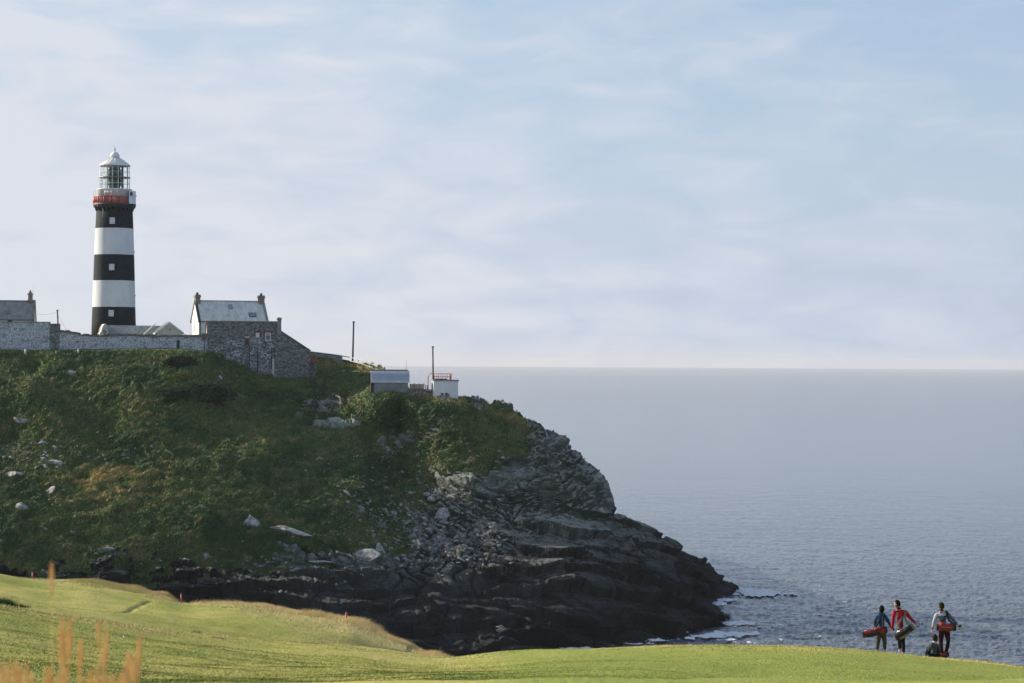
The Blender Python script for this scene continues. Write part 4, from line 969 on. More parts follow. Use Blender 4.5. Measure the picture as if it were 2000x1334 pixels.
# ---- cottage at the left edge
A4 = R(8); CO, cf = facade(65.5, 386, A4); CZ = 36.5
ct = empty('cottage', (CO[0], CO[1], CZ), A4, 'slate-roofed keeper\'s cottage with a capped stone chimney, at the left edge behind the high wall', 'cottage')
def c2(px, py): x, z = cf(px, py); return x, z - CZ
zE = c2(50, 624)[1]; zR = v(30, 589.5, 389).z - CZ
MB().prism([(0, 0), (0, zE), (3, zR), (6, zE), (6, 0)], 'x', -14, 0).build('wall', M['white'], ct)
gable_roof(ct, -14, -.3, 0, 3, 6, zE + .02, zR + .02, 'roof_slate', over=0.0)
m = MB(); sl_ = (zR - zE) / 3
for ya, sg in ((0, 1), (6, -1)): m.prism([(ya - .35 * sg, zE - .35 * sl_), (3, zR), (3, zR + .32), (ya - .35 * sg, zE - .35 * sl_ + .32)], 'x', -.32, .12)
m.build('verge_coping', M['sand_stone'], ct)
MB().box(-14, -.3, 2.86, 3.14, zR + .1, zR + .24).build('ridge_tile', M['slate'], ct)
MB().tube([(-14, -.25, zE - .1), (-.2, -.25, zE - .1)], .08, 6).build('gutter', M['iron'], ct)
xa, _ = c2(57, 580); zc0 = zR - .5; zc1 = v(57, 576, 389).z - CZ
m = MB(); m.box(xa - .32, xa + .32, 2.55, 3.45, zc0, zc1); zm = zc0 + (zc1 - zc0) * .42
m.box(xa - .5, xa + .5, 2.4, 3.6, zm - .12, zm + .1); m.box(xa - .44, xa + .44, 2.45, 3.55, zc1, zc1 + .2); m.box(xa - .25, xa + .25, 2.65, 3.35, zc1 + .2, zc1 + .45)
c = m.build('chimney', M['sand_stone'], ct, bevel=.02); pot(c, xa, 3, zc1 + .45, .3, .13)
MB().tube([(xa + .42, 3, zm), (xa + .40, 3, v(60, 555.5, 389).z - CZ)], .035, 5, r2=.02).build('aerial', M['grey_metal'], ct)
x, z = c2(19, 625); MB().box(x - .55, x + .5, -.08, .2, z - .45, z + .12).build('window_frame', M['white_trim'], ct)
MB().box(x - .35, x + .4, -.12, .1, z - .4, z + .02).build('pane', M['dark_glass'], bpy.data.objects['window_frame'])
x, z = c2(14, 611)
y_ = 3 * (v(14, 611, 387.5).z - CZ - zE) / (zR - zE)
o = MB().box(-.38, .38, -.4, .4, .1, .2).build('skylight', M['grey_metal'], ct); o.location = (x, y_, zE + y_ * sl_ + .06); o.rotation_euler = (math.atan(sl_), 0, 0)

# ---- posts, poles, wire
def pole(name, px, py0, py1, D, r, mat, label, cat, tilt=0.0, sink=1.0, group=None):
    a_ = v(px, py0, D); b_ = v(px + tilt, py1, D); o = empty(name, a_, 0, label, cat, group)
    h_ = b_ - a_; m = MB().tube([(0, 0, -sink), tuple(h_)], r, 10, r2=r * .8); m.build('shaft', M[mat], o)
    m = MB().tube([tuple(h_ - Vector((0, 0, .12))), tuple(h_ + Vector((0, 0, .06)))], r * 1.35, 10); m.build('cap', M['iron'], o); return o
pole('telegraph_pole', 114.5, 645, 606, 370.5, .13, 'wood', 'short dark wooden pole with a wire, behind the end of the high stone wall', 'pole', tilt=-2.5)
pole('flagstaff', 688.5, 706, 628.5, 379.5, .15, 'wood', 'tall slightly leaning dark pole on the grass crest beside the handrail', 'pole', tilt=2.3)
pole('mast', 846.5, 744, 677, 353, .13, 'wood', 'dark upright pole rising behind the white concrete hut', 'pole', tilt=-1.2, sink=2.5)
wa, wb = v(66, 612.5, 386), v(111.5, 609.5, 370.5)
m = MB().tube([wa.lerp(wb, i / 12) - Vector((0, 0, .25 * math.sin(math.pi * i / 12))) for i in range(13)], .018, 5).build('overhead_wire', M['iron']); tag(m, 'thin wire running from the cottage to the short wooden pole', 'wire')
wb2 = v(131, 647, 372); m = MB().tube([v(114, 618, 370.5), wb2], .015, 5).build('stay_wire', M['iron']); tag(m, 'thin slanting stay wire to the right of the short wooden pole', 'wire')
for px_, py_, h_, w_, lab in ((50, 689, .85, .16, 'thickest of the three white marker stones at the foot of the high wall'), (108.5, 688, .4, .07, 'smallest white marker stone, right of the thickest one under the wall'), (152, 686, .6, .13, 'white marker stone farthest right, below the low stretch of wall')):
    p = hz(px_, py_ + 2); m = MB().lathe([(w_, -.6), (w_, h_ * .8), (w_ * .8, h_ * .95), (w_ * .3, h_)], 10).build('marker_stone', M['white']); m.location = p; tag(m, lab, 'marker stone')

# ---- handrail along the cliff path
HR = [(604, 686.5, 388), (632, 690, 385), (665, 694.5, 381), (700, 702, 376), (722, 709.5, 372), (735, 715.5, 369), (746, 722, 366)]
hr = empty('path_handrail', v(665, 706, 381), 0, 'curving thin metal handrail descending along the skyline beside the leaning pole', 'handrail')
o = Vector(hr.location); tp = [v(*q) - o for q in HR]
def dense(pts, n=6):
    out = []
    for i in range(len(pts) - 1):
        p0, p1, p2, p3 = pts[max(i - 1, 0)], pts[i], pts[i + 1], pts[min(i + 2, len(pts) - 1)]
        for k in range(n):
            t = k / n; out.append(0.5 * ((2 * p1) + (p2 - p0) * t + (2 * p0 - 5 * p1 + 4 * p2 - p3) * t * t + (3 * p1 - p0 - 3 * p2 + p3) * t ** 3))
    return out + [pts[-1]]
MB().tube(dense(tp), .075, 6).build('top_rail', M['grey_metal'], hr)
MB().tube(dense([p - Vector((0, 0, .55)) for p in tp]), .055, 6).build('mid_rail', M['grey_metal'], hr)
for q in tp[1:]: MB().tube([q, q - Vector((0, 0, 1.5))], .06, 6).build('post', M['grey_metal'], hr)
# parapet beside the upper path
o_ = empty('path_parapet', v(630, 699, 386), 0, 'low pale grey parapet on the skyline just right of the stone house', 'parapet'); o = Vector(o_.location)
pr_ = [v(604, 687.5, 389) - o, v(640, 692.5, 386) - o, v(668, 697.5, 383) - o]
m = MB()
for a_, b_ in zip(pr_[:-1], pr_[1:]):
    m.add([a_, b_, b_ + Vector((0, 0, -1.4)), a_ + Vector((0, 0, -1.6)), a_ + Vector((0, .3, 0)), b_ + Vector((0, .3, 0)), b_ + Vector((0, .3, -1.4)), a_ + Vector((0, .3, -1.6))], [(0, 1, 2, 3), (4, 7, 6, 5), (0, 4, 5, 1), (3, 2, 6, 7), (0, 3, 7, 4), (1, 5, 6, 2)])
m.build('wall', M['concrete'], o_)
MB().tube([tuple(p + Vector((0, .15, .04))) for p in pr_], .09, 6).build('coping', M['capstone'], o_)
# low wall with a red gate by the stone house
gw_ = empty('garden_wall', v(612, 742, 374), 0, 'small dark stone wall with a red gate, tucked against the right end of the stone house', 'wall'); o = Vector(gw_.location)
pa, pb = v(603.5, 708, 374) - o, v(619.5, 708, 374) - o
MB().box(pa.x, pb.x, -.2, .3, -1.2, pa.z).build('wall', M['stone_grey'], gw_)
MB().box(pa.x, pb.x + .05, -.26, .36, pa.z, pa.z + .12).build('coping', M['capstone'], gw_)
g0, g1_ = v(607, 707, 374) - o, v(619, 698.5, 374) - o; m = MB()
for i in range(7): x = g0.x + (g1_.x - g0.x) * i / 6; m.box(x - .055, x + .055, .0, .06, pa.z + .12, g1_.z)
for f_ in (.2, .8): z = pa.z + .12 + (g1_.z - pa.z - .12) * f_; m.box(g0.x, g1_.x, .06, .11, z - .05, z + .05)
m.build('gate', M['rail_red'], gw_)
MB().box(pa.x - .1, g0.x - .1, -.05, .25, pa.z + .12, v(605, 699, 374).z - o.z).build('gate_pier', M['pale_render'], gw_)

# ---- zinc-roofed shed
A5 = R(4); DO, df = facade(731, 352, A5); DZ = 29.5
sd = empty('shed', (DO[0], DO[1], DZ), A5, 'dark block shed with a curved pale blue zinc roof on the slope', 'shed')
def d2(px, py): x, z = df(px, py); return x, z - DZ
x1, ze = d2(797, 745.5); _, zt = d2(760, 724)
MB().box(0, x1, 0, 4.2, -1.2, ze).build('wall', M['block'], sd)
prof = []; n = 10
for i in range(n + 1):
    a_ = i / n; prof.append((-.2 + 2.0 * (1 - math.cos(a_ * math.pi / 2)), ze + (zt - ze) * math.sin(a_ * math.pi / 2)))
prof2 = [(4.4 - (p[0] + .2), p[1]) for p in reversed(prof)]
body = prof + prof2
MB().prism(body, 'x', -.42, x1 + .22).build('roof', M['zinc'], sd)
MB().prism([(-.22, ze - .14), (4.42, ze - .14), (4.42, ze - .004), (-.22, ze - .004)], 'x', -.3, x1 + .3).build('eaves_board', M['white_trim'], sd)
MB().box(-.7, x1 + .0, 1.5, 2.4, zt + .004, zt + .16).build('ridge_cap', M['grey_metal'], sd)
MB().box(-.48, .06, .2, 4.0, -1, ze - .15).build('side_lining', M['black_paint'], sd)
x, z = d2(794, 722); MB().tube([(x, 2, z - .2), (x + .0, 2, d2(794, 704)[1])], .03, 5).build('aerial', M['grey_metal'], sd)
m = MB()
for k_ in range(1, 4): m.box(0.02, x1 - .02, -.012, .05, ze * k_ / 4 - .02, ze * k_ / 4 + .02)
m.build('block_joint', M['concrete'], sd)

# ---- white concrete hut
A6 = R(6); BO, bf = facade(847.5, 350, A6); BZ = 28.5
hu = empty('concrete_hut', (BO[0], BO[1], BZ), A6, 'white box-shaped concrete hut with faded red roof railings, at the brow of the cliff', 'hut')
def b2_(px, py): x, z = bf(px, py); return x, z - BZ
x1, zt = b2_(895, 744.5)
MB().box(0, x1, 0, 4.6, -1.5, zt).build('wall', M['white'], hu)
MB().box(-.08, x1 + .1, -.08, 4.7, zt + .003, zt + .2).build('roof_slab', M['concrete'], hu)
MB().box(.2, 2.0, .6, 2.6, zt + .2, zt + .34).build('roof_hatch', M['black_paint'], hu)
hx0 = b2_(838, 731)[0]; hx2 = b2_(882, 731)[0]; zr1 = b2_(860, 730)[1]; zs = zt + .2
rl = MB(); yf, yb2 = .3, 3.8
for z in (zr1, zs + (zr1 - zs) * .5): rl.tube([(.1, yb2, z), (hx2, yb2, z), (hx2, yf, z), (.1, yf, z)], .04, 6)
for x in np.linspace(.1, hx2, 5):
    for y in (yf, yb2): rl.tube([(float(x), y, zs), (float(x), y, zr1)], .04, 6)
for y in (1.5, 2.6): rl.tube([(hx2, y, zs), (hx2, y, zr1)], .04, 6)
rl.build('roof_railing', M['rail_red'], hu)
ld = MB(); zb_ = b2_(838, 762)[1]
for y in (.7, 1.2):
    ld.tube([(-.75, y, zb_ - .5), (-.75, y, zr1 - .35), (-.6, y, zr1 - .08), (-.3, y, zr1), (.1, y, zr1)], .05, 6)
for i in range(8): z = zb_ + (zt - zb_) * i / 7; ld.tube([(-.75, .7, z), (-.75, 1.2, z)], .03, 5)
ld.build('ladder', M['rail_red'], hu)
MB().box(-.04, .05, 1.6, 2.3, zt - 1.9, zt - .4).build('window', M['copper_green'], hu)
for px_ in (863.5, 871.5):
    x, z = b2_(px_, 772); m = MB().box(x - .19, x + .19, -.06, .1, z - .35, z + .25); m.prism([(x - .14, z + .25), (x + .14, z + .25), (x + .1, z + .36), (x - .1, z + .36)], 'y', -.06, .05); m.build('vent', M['iron'], hu)
# low wall and posts between shed and hut
lw = empty('low_wall', v(832, 775, 352), 0, 'low grey stone wall linking the zinc-roofed shed to the white hut', 'wall'); o = Vector(lw.location)
pa, pb, pc = v(798, 763, 353) - o, v(815, 762.5, 352) - o, v(852, 762, 351.5) - o
MB().prism([(pa.x, -1.5), (pa.x, pa.z), (pc.x, pc.z), (pc.x, -1.5)], 'y', 0, .4).build('wall', M['stone_grey'], lw)
MB().box(pa.x, pc.x, -.05, .45, pc.z + .01, pc.z + .1).build('coping', M['capstone'], lw)
posts = [(809, 749, 762), (819.3, 749.5, 761), (828, 749.5, 761.5), (831.3, 752, 761.5), (834.3, 753, 761.5)]
desc = ['farthest left and nearest the shed', 'second from the shed', 'middle one of the five', 'second from the ladder', 'nearest the hut ladder']
for (px_, ya, yb_), dsc in zip(posts, desc):
    p = v(px_, yb_, 353.2); m = MB().tube([(0, 0, -.8), (0, 0, (yb_ - ya) / 13.3)], .055, 6); m.box(-.07, .07, -.07, .07, (yb_ - ya) / 13.3, (yb_ - ya) / 13.3 + .05)
    m = m.build('rail_post', M['rail_red']); m.location = p; tag(m, 'slim faded red post behind the low wall, ' + dsc, 'post', 'red posts between shed and hut')
bd = MB(); pa, pb = v(800, 760, 355.5), v(827, 750, 355.5); bd.box(pa.x, pb.x, 0, .15, pa.z - 1.5, pb.z); bd = bd.build('white_parapet', M['pale_render']); bd.location = (0, 355.5, 0)
tag(bd, 'pale low parapet seen between the shed and the red posts', 'parapet')
# ================================================================== PEOPLE AND GOLF BAGS
def skin(name, joints, edges, mat, parent, root=0, sub=2, square=None):
    """joints: list of (x, y, z, r) or (x, y, z, rx, ry); one continuous skinned surface"""
    me = bpy.data.meshes.new(name); me.from_pydata([j[:3] for j in joints], edges, []); me.update()
    o = bpy.data.objects.new(name, me); COL.objects.link(o)
    md = o.modifiers.new('skin', 'SKIN'); md.use_smooth_shade = True; md.branch_smoothing = 0.6
    if not me.skin_vertices: 
        bm = bmesh.new(); bm.from_mesh(me); bm.verts.layers.skin.verify(); bm.to_mesh(me); bm.free()
    sv = me.skin_vertices[0].data
    for i, j in enumerate(joints):
        sv[i].radius = (j[3], j[4] if len(j) > 4 else j[3]); sv[i].use_root = (i == root)
    sb = o.modifiers.new('sub', 'SUBSURF'); sb.levels = sub; sb.render_levels = sub
    return finish(o, name, mat, parent)
def finish(o, name, mat, parent):
    dg = bpy.context.evaluated_depsgraph_get(); dg.update()
    ev = o.evaluated_get(dg); me2 = bpy.data.meshes.new_from_object(ev)
    bpy.data.objects.remove(o); me2.materials.clear(); me2.materials.append(mat)
    me2.polygons.foreach_set('use_smooth', [True] * len(me2.polygons)); me2.name = name
    n = bpy.data.objects.new(name, me2); COL.objects.link(n); n.parent = parent; return n
SK = paint('skin', (0.42, 0.24, 0.16), (0.36, 0.19, 0.13), 0.55, 6, bump=0)
SKD = paint('tanned_skin', (0.34, 0.19, 0.12), (0.28, 0.15, 0.09), 0.5, 6, bump=0)
HAIR = paint('dark_hair', (0.010, 0.008, 0.007), (0.006, 0.005, 0.004), 0.8, 20, bump=0.5, spec=.1)
HAIRB = paint('brown_hair', (0.030, 0.019, 0.012), (0.018, 0.011, 0.007), 0.8, 20, bump=0.5, spec=.1)
def cloth(n, c, c2=None): return paint(n, c, c2 or tuple(x * .72 for x in c), 0.9, 4.0, bump=0.35, spec=0.15)
CL = {'navy': cloth('navy_cloth', (0.025, 0.075, 0.16)), 'red': cloth('crimson_wool', (0.42, 0.010, 0.032)), 'black': cloth('black_cloth', (0.014, 0.015, 0.02)),
      'grey': cloth('dark_grey_cloth', (0.07, 0.065, 0.065)), 'teal': cloth('teal_grey_wool', (0.05, 0.068, 0.082)), 'pale': cloth('pale_grey_wool', (0.50, 0.52, 0.58)),
      'slate': cloth('slate_blue_wool', (0.10, 0.14, 0.19)), 'maroon': cloth('dark_maroon_cloth', (0.035, 0.012, 0.018)), 'white': cloth('white_cotton', (0.7, 0.7, 0.7)),
      'bag_red': paint('red_nylon', (0.36, 0.022, 0.016), (0.16, 0.014, 0.012), 0.8, 3, bump=.3), 'bag_black': paint('black_nylon', (0.016, 0.016, 0.018), None, 0.85, 3, bump=.3),
      'olive': paint('olive_nylon', (0.20, 0.19, 0.12), (0.13, 0.125, 0.08), 0.85, 3, bump=.3), 'steel': paint('club_steel', (0.5, 0.5, 0.5), None, 0.25, 8, metal=0.9, bump=0), 'shoe': paint('pale_shoe', (0.35, 0.36, 0.36), None, 0.6, 8)}
def head_mesh(c, yaw, pitch=0.0, s=1.0):
    """bmesh points of a head about centre c (skull, jaw, nose, brow, ears); the face looks along the yawed -Y... rotated axis"""
    bm = bmesh.new(); bmesh.ops.create_uvsphere(bm, u_segments=32, v_segments=24, radius=1.0)
    for w in bm.verts:
        x, y, z = w.co; X_, Y_, Z_ = x * .074, y * .094, z * .115          # face towards +Y
        if z < -0.1: k = (-z - .1) / .9; X_ *= 1 - .38 * k; Y_ = Y_ * (1 - .28 * k) + .022 * k
        if y > .55 and z < .2: Y_ *= .95
        if abs(x) < .2 and -.35 < z < .12 and y > .6: Y_ += .024 * (1 - abs(x) / .2) * (1 - abs(z + .2) / .35 if abs(z + .2) < .35 else 0)   # nose
        if abs(abs(x) - .38) < .16 and abs(z - .06) < .12 and y > .6: Y_ -= .008                                                      # eye sockets
        if abs(x) < .35 and abs(z + .5) < .07 and y > .4: Y_ += .004                                                                  # lips
        w.co = (X_, Y_, Z_)
    for sx in (-1, 1):
        r = bmesh.ops.create_uvsphere(bm, u_segments=12, v_segments=8, radius=1.0)
        for w in r['verts']: w.co = Vector((w.co.x * .012 + sx * .076, w.co.y * .02 - .004, w.co.z * .032 - .008))
    M_ = Matrix.Translation(c) @ Matrix.Rotation(yaw, 4, 'Z') @ Matrix.Rotation(pitch, 4, 'X') @ Matrix.Scale(s, 4)
    bmesh.ops.transform(bm, matrix=M_, verts=bm.verts); return bm, M_
def hair_mesh(M_, parent, mat, seed, low=-.35):
    """short hair: a close cap over the crown and back of the head with an uneven surface"""
    bm = bmesh.new(); bmesh.ops.create_uvsphere(bm, u_segments=40, v_segments=28, radius=1.0)
    rn = random.Random(seed); kill = []
    for w in bm.verts:
        x, y, z = w.co
        if (y > .30 and z < .55 - (.35 if y < .5 else 0)) or z < low - .2 * (-y) - .1: kill.append(w)
        e = 1.0 + rn.uniform(-.03, .05)
        w.co = (x * .083 * e, y * .103 * e - .004, z * .126 * e + .002)
    bmesh.ops.delete(bm, geom=kill, context='VERTS'); bmesh.ops.transform(bm, matrix=M_, verts=bm.verts)
    me = bpy.data.meshes.new('hair'); bm.to_mesh(me); bm.free(); me.materials.append(mat); me.polygons.foreach_set('use_smooth', [True] * len(me.polygons))
    o = bpy.data.objects.new('hair', me); COL.objects.link(o); o.parent = parent
    sd_ = o.modifiers.new('solid', 'SOLIDIFY'); sd_.thickness = .012; return o
def hand_joints(wrist, d, side, J, E, root):
    """palm, four fingers of unequal length with a bend, and a thumb from the side of the palm"""
    d = Vector(d).normalized(); sv_ = Vector(side).normalized(); nrm = d.cross(sv_).normalized(); w = Vector(wrist)
    def add(p, r, fr, r2=None): J.append((*p, r, r2 or r)); E.append((fr, len(J) - 1)); return len(J) - 1
    palm = add(w + d * .055, .026, root, .016)
    for k, (off, ln) in enumerate(((-.030, .062), (-.010, .075), (.010, .070), (.029, .054))):
        b_ = w + d * .092 + sv_ * off; i = add(b_, .0098, palm); i = add(b_ + d * ln * .5 + nrm * .008, .0088, i); add(b_ + d * ln * .85 + nrm * ln * .42, .0075, i)
    i = add(w + d * .035 - sv_ * .034, .0115, palm); add(w + d * .075 - sv_ * .056 + nrm * .012, .0095, i)
def person(loc, rz, joints, clothes, label, group=None, skinmat=None, hair=None, headyaw=0, headpitch=0, seed=1, scale=1.0, seated=False, low=-.35):
    """joints: dict of world-like local points (x right, y away from camera, z up), metres for a 1.8 m figure"""
    root = empty('person', loc, rz, label, 'person', group); root.scale = (scale,) * 3
    j = {k: Vector(p) for k, p in joints.items()}
    skm = skinmat or SK
    J = []; E = []
    def a(p, r, fr=None, r2=None):
        J.append((*p, r, r2 or r)); 
        if fr is not None: E.append((fr, len(J) - 1))
        return len(J) - 1
    pel = a(j['pelvis'], .13, None, .10); wa = a(j['waist'], .115, pel, .085); ch = a(j['chest'], .135, wa, .10); nb = a(j['neck'], .055, ch); nt_ = a(j['neck'].lerp(j['head'], .55), .050, nb)
    for s_ in 'LR':
        sh_ = a(j['sh' + s_], .055, ch); el = a(j['el' + s_], .040, sh_); wr = a(j['wr' + s_], .025, el)
        d_ = j['wr' + s_] - j['el' + s_]; hd = j.get('hd' + s_, d_); hand_joints(j['wr' + s_], hd, d_.cross(Vector((0, 0, 1))) if abs(d_.normalized().z) < .9 else Vector((0, 1, 0)), J, E, wr)
        hp = a(j['hp' + s_], .09, pel); kn = a(j['kn' + s_], .055, hp); an = a(j['an' + s_], .036, kn); a(j['an' + s_] + j.get('ft' + s_, Vector((0, .13, -.05))), .03, an)
    tmp = skin('body', J, E, skm, None, 0, 1)
    bmh, Mh = head_mesh(j['head'], headyaw, headpitch, 1.1)
    bmh.from_mesh(tmp.data); me = bpy.data.meshes.new('body'); bmh.to_mesh(me); bmh.free(); bpy.data.objects.remove(tmp)
    o = bpy.data.objects.new('body', me); COL.objects.link(o)
    rm = o.modifiers.new('remesh', 'REMESH'); rm.mode = 'VOXEL'; rm.voxel_size = 0.0085; rm.use_smooth_shade = True
    finish(o, 'body', skm, root)
    hair_mesh(Mh, root, hair or HAIR, seed, low)
    # upper garment
    J = []; E = []; g = clothes['bulk']
    he = a(j['hem'] if 'hem' in j else j['pelvis'] - Vector((0, 0, .02)), .155 * g, None, .125 * g); pel = a(j['pelvis'].lerp(j['waist'], .5), .15 * g, he, .118 * g); wa = a(j['waist'].lerp(j['chest'], .3), .145 * g, pel, .11 * g)
    ch = a(j['chest'], .165 * g, wa, .125 * g); up = a(j['chest'].lerp(j['neck'], .6), .125, ch, .10); a(j['neck'].lerp(j['head'], .12), .072, up)
    for s_ in 'LR':
        sh_ = a(j['sh' + s_], .088 * g, ch, .082 * g); el = a(j['el' + s_], .058 * g, sh_); mid_ = a(j['el' + s_].lerp(j['wr' + s_], .6), .048 * g, el); a(j['wr' + s_], .040, mid_)
    top_ = skin('jacket', J, E, clothes['top'], root)
    if clothes.get('yoke'):
        # colour-blocked jumper: pale shoulders and back, darker sides and lower arms
        top_.data.materials.append(clothes['yoke'])
        zc = j['chest'].z
        for p in top_.data.polygons:
            c = p.center
            if c.z > zc + .02 - abs(c.x - j['chest'].x) * .15 and c.x < j['chest'].x + .10: p.material_index = 1
            elif c.x < j['shL'].x - .01 and c.y < j['shL'].y + .0: p.material_index = 1
    fo = top_.modifiers.new('folds', 'DISPLACE'); tx = bpy.data.textures.get('folds') or bpy.data.textures.new('folds', 'CLOUDS'); tx.noise_scale = .11; fo.texture = tx; fo.strength = .022; fo.mid_level = .5
    # collar
    c_ = j['neck'].lerp(j['head'], .18); m = MB().lathe([(.060, -.03), (.066, 0), (.060, .028), (.05, .03)], 18); o = m.build('collar', clothes.get('collar', clothes['top']), root); o.location = c_
    # trousers
    J = []; E = []; hp0 = a(j['pelvis'] + Vector((0, 0, .02)), .145, None, .115)
    for s_ in 'LR':
        hp = a(j['hp' + s_], .105, hp0, .11); th = a(j['hp' + s_].lerp(j['kn' + s_], .5), .092, hp); kn = a(j['kn' + s_], .072, th); cf_ = a(j['kn' + s_].lerp(j['an' + s_], .5), .068, kn); a(j['an' + s_] + Vector((0, 0, .01)), .060, cf_)
    tr_ = skin('trousers', J, E, clothes['legs'], root)
    fo = tr_.modifiers.new('folds', 'DISPLACE'); fo.texture = tx; fo.strength = .02; fo.mid_level = .5
    for s_ in 'LR':
        f_ = j.get('ft' + s_, Vector((0, .13, -.05))); A_ = j['an' + s_]
        skin('shoe', [(*(A_ + Vector((0, -.03, -.045))), .045, .035), (*(A_ + f_ * .5 + Vector((0, 0, -.035))), .046, .034), (*(A_ + f_ * 1.25 + Vector((0, 0, -.015))), .042, .026)], [(0, 1), (1, 2)], clothes['shoes'], root, 0, 2)
    return root
STAND = dict(pelvis=(0, 0, .98), waist=(0, .01, 1.12), chest=(0, .02, 1.34), neck=(0, .03, 1.50), head=(0, .05, 1.68), shL=(-.19, .02, 1.43), elL=(-.25, -.02, 1.14), wrL=(-.26, .04, .88),
             shR=(.19, .02, 1.43), elR=(.27, -.02, 1.14), wrR=(.28, .04, .88), hpL=(-.09, 0, .92), knL=(-.10, .03, .50), anL=(-.11, -.02, .09), hpR=(.09, 0, .92), knR=(.10, .03, .50), anR=(.11, -.02, .09))
def pose(**k): d = dict(STAND); d.update(k); return d
def club(bag, off, length, kind, label, tilt=(0, 0)):
    """golf club standing in the bag: same axis as the bag (its local z)"""
    e = bpy.data.objects.new('golf_club', None); COL.objects.link(e); e.matrix_world = bag.matrix_basis @ Matrix.Translation(off) @ Matrix.Rotation(tilt[0], 4, 'X') @ Matrix.Rotation(tilt[1], 4, 'Y')
    tag(e, label, 'golf club', 'golf clubs in the bags')
    MB().tube([(0, 0, 0), (0, 0, length)], .0065, 6).build('shaft', CL['steel'], e)
    m = MB()
    if kind == 'wood': m.lathe([(.01, -.045), (.045, -.03), (.052, 0), (.04, .03), (.012, .045)], 12); 
    else: m.prism([(-.012, -.02), (.075, -.045), (.088, -.01), (.07, .022), (-.012, .02)], 'y', -.012, .012)
    h = m.build('club_head', CL['bag_black'] if kind == 'wood' else CL['steel'], e); h.location = (0, 0, length)
    return e
def golf_bag(base, mouth, roll, body, trim, label, strap_pts=None, strapmat=None, clubs=4, r=.115, lab2=''):
    base, mouth = Vector(base), Vector(mouth); d_ = mouth - base; L = d_.length
    q = d_.to_track_quat('Z', 'Y') @ Matrix.Rotation(roll, 3, 'Z').to_quaternion()
    e = bpy.data.objects.new('golf_bag', None); COL.objects.link(e); e.rotation_mode = 'QUATERNION'; e.location = base; e.rotation_quaternion = q
    bpy.context.view_layer.update(); tag(e, label, 'golf bag', 'golf bags')
    m = MB().lathe([(r * .9, .03), (r, .08), (r * .97, L * .5), (r * .94, L * .9), (r * .94, L - .05)], 28); bo_ = m.build('bag_body', CL[body], e); ss_ = bo_.modifiers.new('sub', 'SUBSURF'); ss_.levels = 2; ss_.render_levels = 2; tx_ = bpy.data.textures.get('sag') or bpy.data.textures.new('sag', 'CLOUDS'); tx_.noise_scale = .16; dd_ = bo_.modifiers.new('sag', 'DISPLACE'); dd_.texture = tx_; dd_.strength = .07
    MB().lathe([(r * .85, 0), (r * .98, .005), (r * .98, .055), (r * .9, .07)], 28).build('base', CL['bag_black'], e)
    c = MB().lathe([(r * .9, L - .09), (r * 1.06, L - .08), (r * 1.10, L - .01), (r * 1.0, L), (r * .86, L - .02), (r * .84, L - .10)], 28, caps=False).build('collar', CL[trim], e)
    def pocket(a_, z0, z1, w, dep, mat):
        n = 10; vs = []
        m = MB(); hw = w / 2; prof = []
        for i in range(n + 1):
            t_ = i / n; prof.append((r * .8 + dep * math.sin(math.pi * t_) ** .5 * .9 + .02, z0 + (z1 - z0) * t_))
        m.lathe(prof, 8, a0=a_ - hw / r / 2, a1=a_ + hw / r / 2, caps=False)
        o = m.build('pocket', CL[mat], e); sm = o.modifiers.new('solid', 'SOLIDIFY'); sm.thickness = .03; return o
    pocket(0, .10, L * .45, .24, .065, body); pocket(R(180), .10, L * .72, .22, .055, trim); pocket(R(90), L * .5, L * .82, .18, .04, body); pocket(R(-90), .12, L * .4, .18, .04, trim)
    lg = MB()
    for s_ in (-1, 1): lg.tube([(r * 1.08 * math.cos(R(60 * s_)), r * 1.08 * math.sin(R(60 * s_)), L - .12), (r * 1.12 * math.cos(R(40 * s_)), r * 1.12 * math.sin(R(40 * s_)), .12)], .009, 6)
    lg.build('stand_leg', CL['steel'], e)
    if strap_pts:
        inv = (Matrix.Translation(base) @ q.to_matrix().to_4x4()).inverted(); P_ = [inv @ Vector(p) for p in strap_pts]; P_ = dense(P_, 5)
        m = MB(); vs = []; W_ = .035
        for i, p in enumerate(P_):
            t_ = (P_[min(i + 1, len(P_) - 1)] - P_[max(i - 1, 0)]).normalized(); s0 = t_.cross(inv.to_3x3() @ Vector((0, -1, .25))).normalized()
            vs += [p + s0 * W_, p - s0 * W_]
        m.add(vs, [(2 * i, 2 * i + 1, 2 * i + 3, 2 * i + 2) for i in range(len(P_) - 1)], 0, True)
        o = m.build('strap', CL[strapmat or trim], e); sm = o.modifiers.new('solid', 'SOLIDIFY'); sm.thickness = .018
    rn = random.Random(int(L * 1000)); words = ['lowest', 'second lowest', 'third lowest', 'middle', 'third highest', 'second highest', 'highest']
    made = []
    for k in range(clubs):
        a_ = 2 * math.pi * k / clubs; off = Vector((math.cos(a_) * r * .55, math.sin(a_) * r * .55, L * .55))
        made.append(club(e, off, L * .45 + rn.uniform(.10, .24), 'wood' if k % 3 == 0 else 'iron', ('large-headed wood club' if k % 3 == 0 else 'steel iron club') + ' sticking out of ' + lab2, (rn.uniform(-.07, .07), rn.uniform(-.07, .07))))
    bpy.context.view_layer.update()
    hz_ = lambda c_: (c_.matrix_basis @ Vector((0, 0, 1))).z
    for w_, c_ in zip(('highest', 'second highest', 'third highest', 'lowest') if clubs == 4 else ('highest', 'middle', 'lowest'), sorted(made, key=lambda c_: -hz_(c_))): c_['label'] = w_ + ' golf club, a ' + c_['label']
    return e
def ppos(px, D, dz=0.0): p = gz(px, D); return Vector(((px - 1000) / F * D, D, p.z + dz))
PD = 80.6
